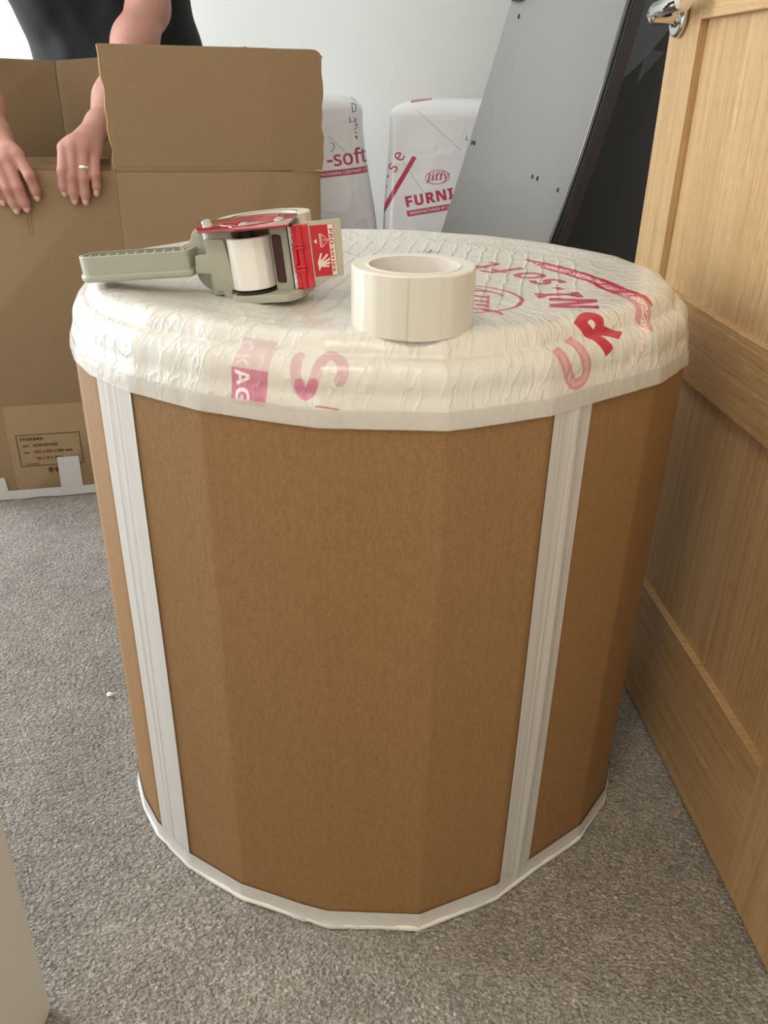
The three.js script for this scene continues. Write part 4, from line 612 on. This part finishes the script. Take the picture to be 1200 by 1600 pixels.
{
  const man = thing('person', 'man in a dark short-sleeved shirt resting both hands on the box edge', 'person', [-0.715, 0, -2.46]);
  const o = [-0.715, 0, -2.46];
  const rel = (g) => { g.translate(-o[0], -o[1], -o[2]); return g; };
  const hands = [skinMesh(handGroups(HAND_L, ELB_L), 0.005, 0.0028, null, 0.012), skinMesh(handGroups(HAND_R, ELB_R), 0.005, 0.0028, null, 0.012)];
  const arm = (s, e, w) => [cap(s, lerp3(s, e, 0.45), 0.054, 0.050), cap(lerp3(s, e, 0.45), e, 0.050, 0.039), cap(e, lerp3(e, w, 0.3), 0.039, 0.041), cap(lerp3(e, w, 0.3), lerp3(e, w, 0.8), 0.041, 0.030), cap(lerp3(e, w, 0.8), lerp3(e, w, 0.97), 0.031, 0.0275)];
  const HC = [-0.715, 1.585, -2.06];
  const bodyG = [[[...arm(SH_L, ELB_L, HAND_L.wrist), ...arm(SH_R, ELB_R, HAND_R.wrist),
    cap([-0.83, 1.28, -2.24], [-0.60, 1.28, -2.24], 0.09, 0.09), cap([-0.79, 1.10, -2.36], [-0.64, 1.10, -2.36], 0.10, 0.10), cap([-0.79, 0.93, -2.45], [-0.64, 0.93, -2.45], 0.105, 0.105), cap([-0.715, 1.20, -2.30], [-0.715, 1.0, -2.42], 0.11, 0.11),
    cap([-0.715, 1.34, -2.20], [-0.715, 1.47, -2.12], 0.058, 0.054),
    cap([-0.80, 0.90, -2.46], [-0.82, 0.48, -2.44], 0.085, 0.056), cap([-0.82, 0.48, -2.44], [-0.825, 0.09, -2.50], 0.056, 0.040), cap([-0.63, 0.90, -2.46], [-0.61, 0.48, -2.44], 0.085, 0.056), cap([-0.61, 0.48, -2.44], [-0.605, 0.09, -2.50], 0.056, 0.040),
    cap([-0.825, 0.05, -2.50], [-0.835, 0.035, -2.33], 0.035, 0.03), cap([-0.605, 0.05, -2.50], [-0.595, 0.035, -2.33], 0.035, 0.03)], 0.04]];
  const bodyM = skinMesh(bodyG, 0.03, 0.011, null, 0.03);
  const head = skinMesh([[[ell(HC, [0.077, 0.108, 0.096]), ell([HC[0], HC[1] - 0.055, HC[2] + 0.03], [0.056, 0.066, 0.062]), cap([-0.715, 1.47, -2.12], [-0.715, 1.53, -2.08], 0.053, 0.052),
    cap([HC[0], HC[1] + 0.005, HC[2] + 0.094], [HC[0], HC[1] - 0.034, HC[2] + 0.112], 0.009, 0.014), ell([HC[0] - 0.079, HC[1] - 0.012, HC[2]], [0.010, 0.032, 0.019]), ell([HC[0] + 0.079, HC[1] - 0.012, HC[2]], [0.010, 0.032, 0.019]),
    cap([HC[0] - 0.02, HC[1] - 0.066, HC[2] + 0.088], [HC[0] + 0.02, HC[1] - 0.066, HC[2] + 0.088], 0.007, 0.007), cap([HC[0] - 0.045, HC[1] + 0.026, HC[2] + 0.080], [HC[0] + 0.045, HC[1] + 0.026, HC[2] + 0.080], 0.012, 0.012)], 0.014]], 0.01, 0.004, null, 0.012);
  const skin = phys({ color: 0xc48f80, roughness: 0.52, bumpMap: dataTex(256, (x, y) => [110 + vnoise(x * 80, y * 80, 80) * 60], false, 6), bumpScale: 0.0004, sheen: 0.2, vertexColors: true });
  // skin tone: redder over the knuckles and finger joints
  const warm = [...HAND_L.f, ...HAND_R.f].flatMap((f) => [[f[0], 0.02, 0.55], [f[1], 0.013, 0.7], [f[3], 0.012, 0.4]]);
  const body = join([...hands, bodyM, head].map((g) => { const h = g.toNonIndexed(), p = h.attributes.position, U = new Float32Array(p.count * 2); for (let i = 0; i < p.count; i++) { U[2 * i] = (p.getX(i) + p.getZ(i)) * 4; U[2 * i + 1] = p.getY(i) * 4; } h.setAttribute('uv', new THREE.BufferAttribute(U, 2)); return h; }));
  const pos = body.attributes.position, C = new Float32Array(pos.count * 3);
  for (let i = 0; i < pos.count; i++) { const x = pos.getX(i), y = pos.getY(i), z = pos.getZ(i); let k = 0; if (z > -1.86) for (const [q, r, a] of warm) { const d = Math.hypot(x - q[0], y - q[1], z - q[2]); if (d < r * 1.6) k = Math.max(k, a * Math.exp(-((d / r) ** 2))); } const m = 0.92 + 0.16 * fbm(x * 40, y * 40 + z * 30, 3, 7); C[3 * i] = m; C[3 * i + 1] = m * (1 - 0.22 * k); C[3 * i + 2] = m * (1 - 0.2 * k); }
  body.setAttribute('color', new THREE.BufferAttribute(C, 3));
  mesh('body', rel(body), skin, man);
  // nails
  const nailMat = phys({ color: 0xd9a79b, roughness: 0.3, clearcoat: 0.4 });
  const bn = V(Math.sin(BA), 0, Math.cos(BA));
  for (const h of [HAND_L, HAND_R]) for (const f of h.f) { const dir = V(...f[3]).sub(V(...f[2])).normalize(), out = bn.clone().addScaledVector(dir, -bn.dot(dir)).normalize(), sx = new THREE.Vector3().crossVectors(dir, out);
    const g = new THREE.SphereGeometry(1, 16, 10); g.scale(0.0052, 0.0068, 0.0022); g.applyMatrix4(new THREE.Matrix4().makeBasis(sx, dir, out)); const c = V(...f[3]).addScaledVector(dir, 0.0005).addScaledVector(out, 0.0072); g.translate(c.x, c.y, c.z); mesh('fingernail', rel(g), nailMat, man); }
  // wedding ring on the ring finger
  { const f = HAND_L.f[2], a = V(...f[0]), b = V(...f[1]), dir = b.clone().sub(a).normalize(), c = a.clone().lerp(b, 0.66); const g = new THREE.LatheGeometry([[0.0112, -0.0026], [0.0121, -0.0028], [0.0127, -0.0015], [0.0127, 0.0015], [0.0121, 0.0028], [0.0112, 0.0026]].map((p) => new THREE.Vector2(...p)), 40); g.applyQuaternion(new THREE.Quaternion().setFromUnitVectors(V(0, 1, 0), dir)); g.translate(c.x, c.y, c.z); const r = mesh('ring', rel(g), std({ color: 0xf2efe6, metalness: 0.85, roughness: 0.18 }), man); r.userData.label = 'pale metal ring'; }
  // clothing
  const fold = (x, y, z) => 0.016 * (Math.abs(fbm(x * 7 + y * 3 + 20, y * 5 - x * 4 + z * 2 + 20, 3, 14) - 0.45) * 2 - 0.3);
  const sleeve = (s, e) => [cap(s, lerp3(s, e, 0.62), 0.072, 0.074)];
  const shirt = skinMesh([[[cap([-0.84, 1.29, -2.24], [-0.59, 1.29, -2.24], 0.105, 0.105), cap([-0.825, 1.16, -2.32], [-0.615, 1.16, -2.32], 0.118, 0.108), cap([-0.815, 1.06, -2.385], [-0.625, 1.06, -2.385], 0.120, 0.112), cap([-0.790, 0.94, -2.43], [-0.620, 0.94, -2.43], 0.118, 0.118), cap([-0.780, 0.86, -2.44], [-0.615, 0.86, -2.44], 0.118, 0.122), cap([-0.715, 1.38, -2.19], [-0.715, 1.41, -2.17], 0.078, 0.070)], 0.07], [sleeve(SH_L, ELB_L), 0.03], [sleeve(SH_R, ELB_R), 0.03]], 0.05, 0.009,
    (d, x, y, z) => { d += fold(x, y, z) * (1 - 0.5 * THREE.MathUtils.smoothstep(y, 1.2, 1.4)); d = Math.max(d, 0.865 + 0.012 * Math.sin(x * 14) - y); return d; }, 0.05);
  mesh('shirt', rel(metreUV(shirt)), std({ color: 0x17191d, roughness: 0.8 }), man);
  const trousers = skinMesh([[[cap([-0.79, 0.95, -2.455], [-0.64, 0.95, -2.455], 0.112, 0.112), cap([-0.80, 0.88, -2.46], [-0.82, 0.48, -2.44], 0.100, 0.076), cap([-0.82, 0.48, -2.44], [-0.825, 0.06, -2.50], 0.076, 0.066), cap([-0.63, 0.88, -2.46], [-0.61, 0.48, -2.44], 0.100, 0.076), cap([-0.61, 0.48, -2.44], [-0.605, 0.06, -2.50], 0.076, 0.066)], 0.04]], 0.03, 0.011, (d, x, y, z) => Math.max(d + 0.008 * (fbm(x * 12 + 4, y * 12 + z * 6, 3, 9) - 0.45), 0.045 - y, y - 1.02), 0.03);
  mesh('trousers', rel(metreUV(trousers)), std({ color: 0x2b2f3a, roughness: 0.85 }), man);
  for (const s of [-1, 1]) { const x = s < 0 ? -0.828 : -0.602; const shoe = skinMesh([[[cap([x, 0.05, -2.52], [x + s * 0.012, 0.045, -2.35], 0.045, 0.043), cap([x + s * 0.012, 0.04, -2.35], [x + s * 0.016, 0.036, -2.29], 0.044, 0.034), cap([x, 0.05, -2.52], [x, 0.10, -2.51], 0.045, 0.048)], 0.03]], 0.02, 0.006, (d, X, y) => Math.max(d, 0.003 - y, y - 0.115), 0.02); mesh('shoe', rel(metreUV(shoe)), std({ color: 0x1c1a19, roughness: 0.5 }), man); }
  const hair = skinMesh([[[ell([HC[0], HC[1] + 0.018, HC[2] - 0.012], [0.085, 0.108, 0.098])], 0.01]], 0.01, 0.004, (d, x, y, z) => Math.max(d + 0.006 * fbm(x * 90, y * 60 + z * 60, 2, 3) - 0.003, (HC[1] + 0.035) - y + Math.max(0, (z - HC[2] - 0.02)) * 0.9 - Math.max(0, HC[2] - 0.01 - z) * 1.6), 0.015);
  mesh('hair', rel(metreUV(hair)), std({ color: 0x3a2a1e, roughness: 0.7 }), man);
  for (const s of [-1, 1]) { const e = new THREE.SphereGeometry(0.0125, 20, 14); e.translate(HC[0] + s * 0.031, HC[1] + 0.004, HC[2] + 0.079); const em = mesh('eye', rel(e), std({ color: 0xeee8e2, roughness: 0.2 }), man); const ir = new THREE.SphereGeometry(0.006, 16, 10); ir.scale(1, 1, 0.4); ir.translate(HC[0] + s * 0.031, HC[1] + 0.001, HC[2] + 0.0905); mesh('iris', rel(ir), std({ color: 0x33261d, roughness: 0.2 }), em); }
}
renderer.render(scene, camera);
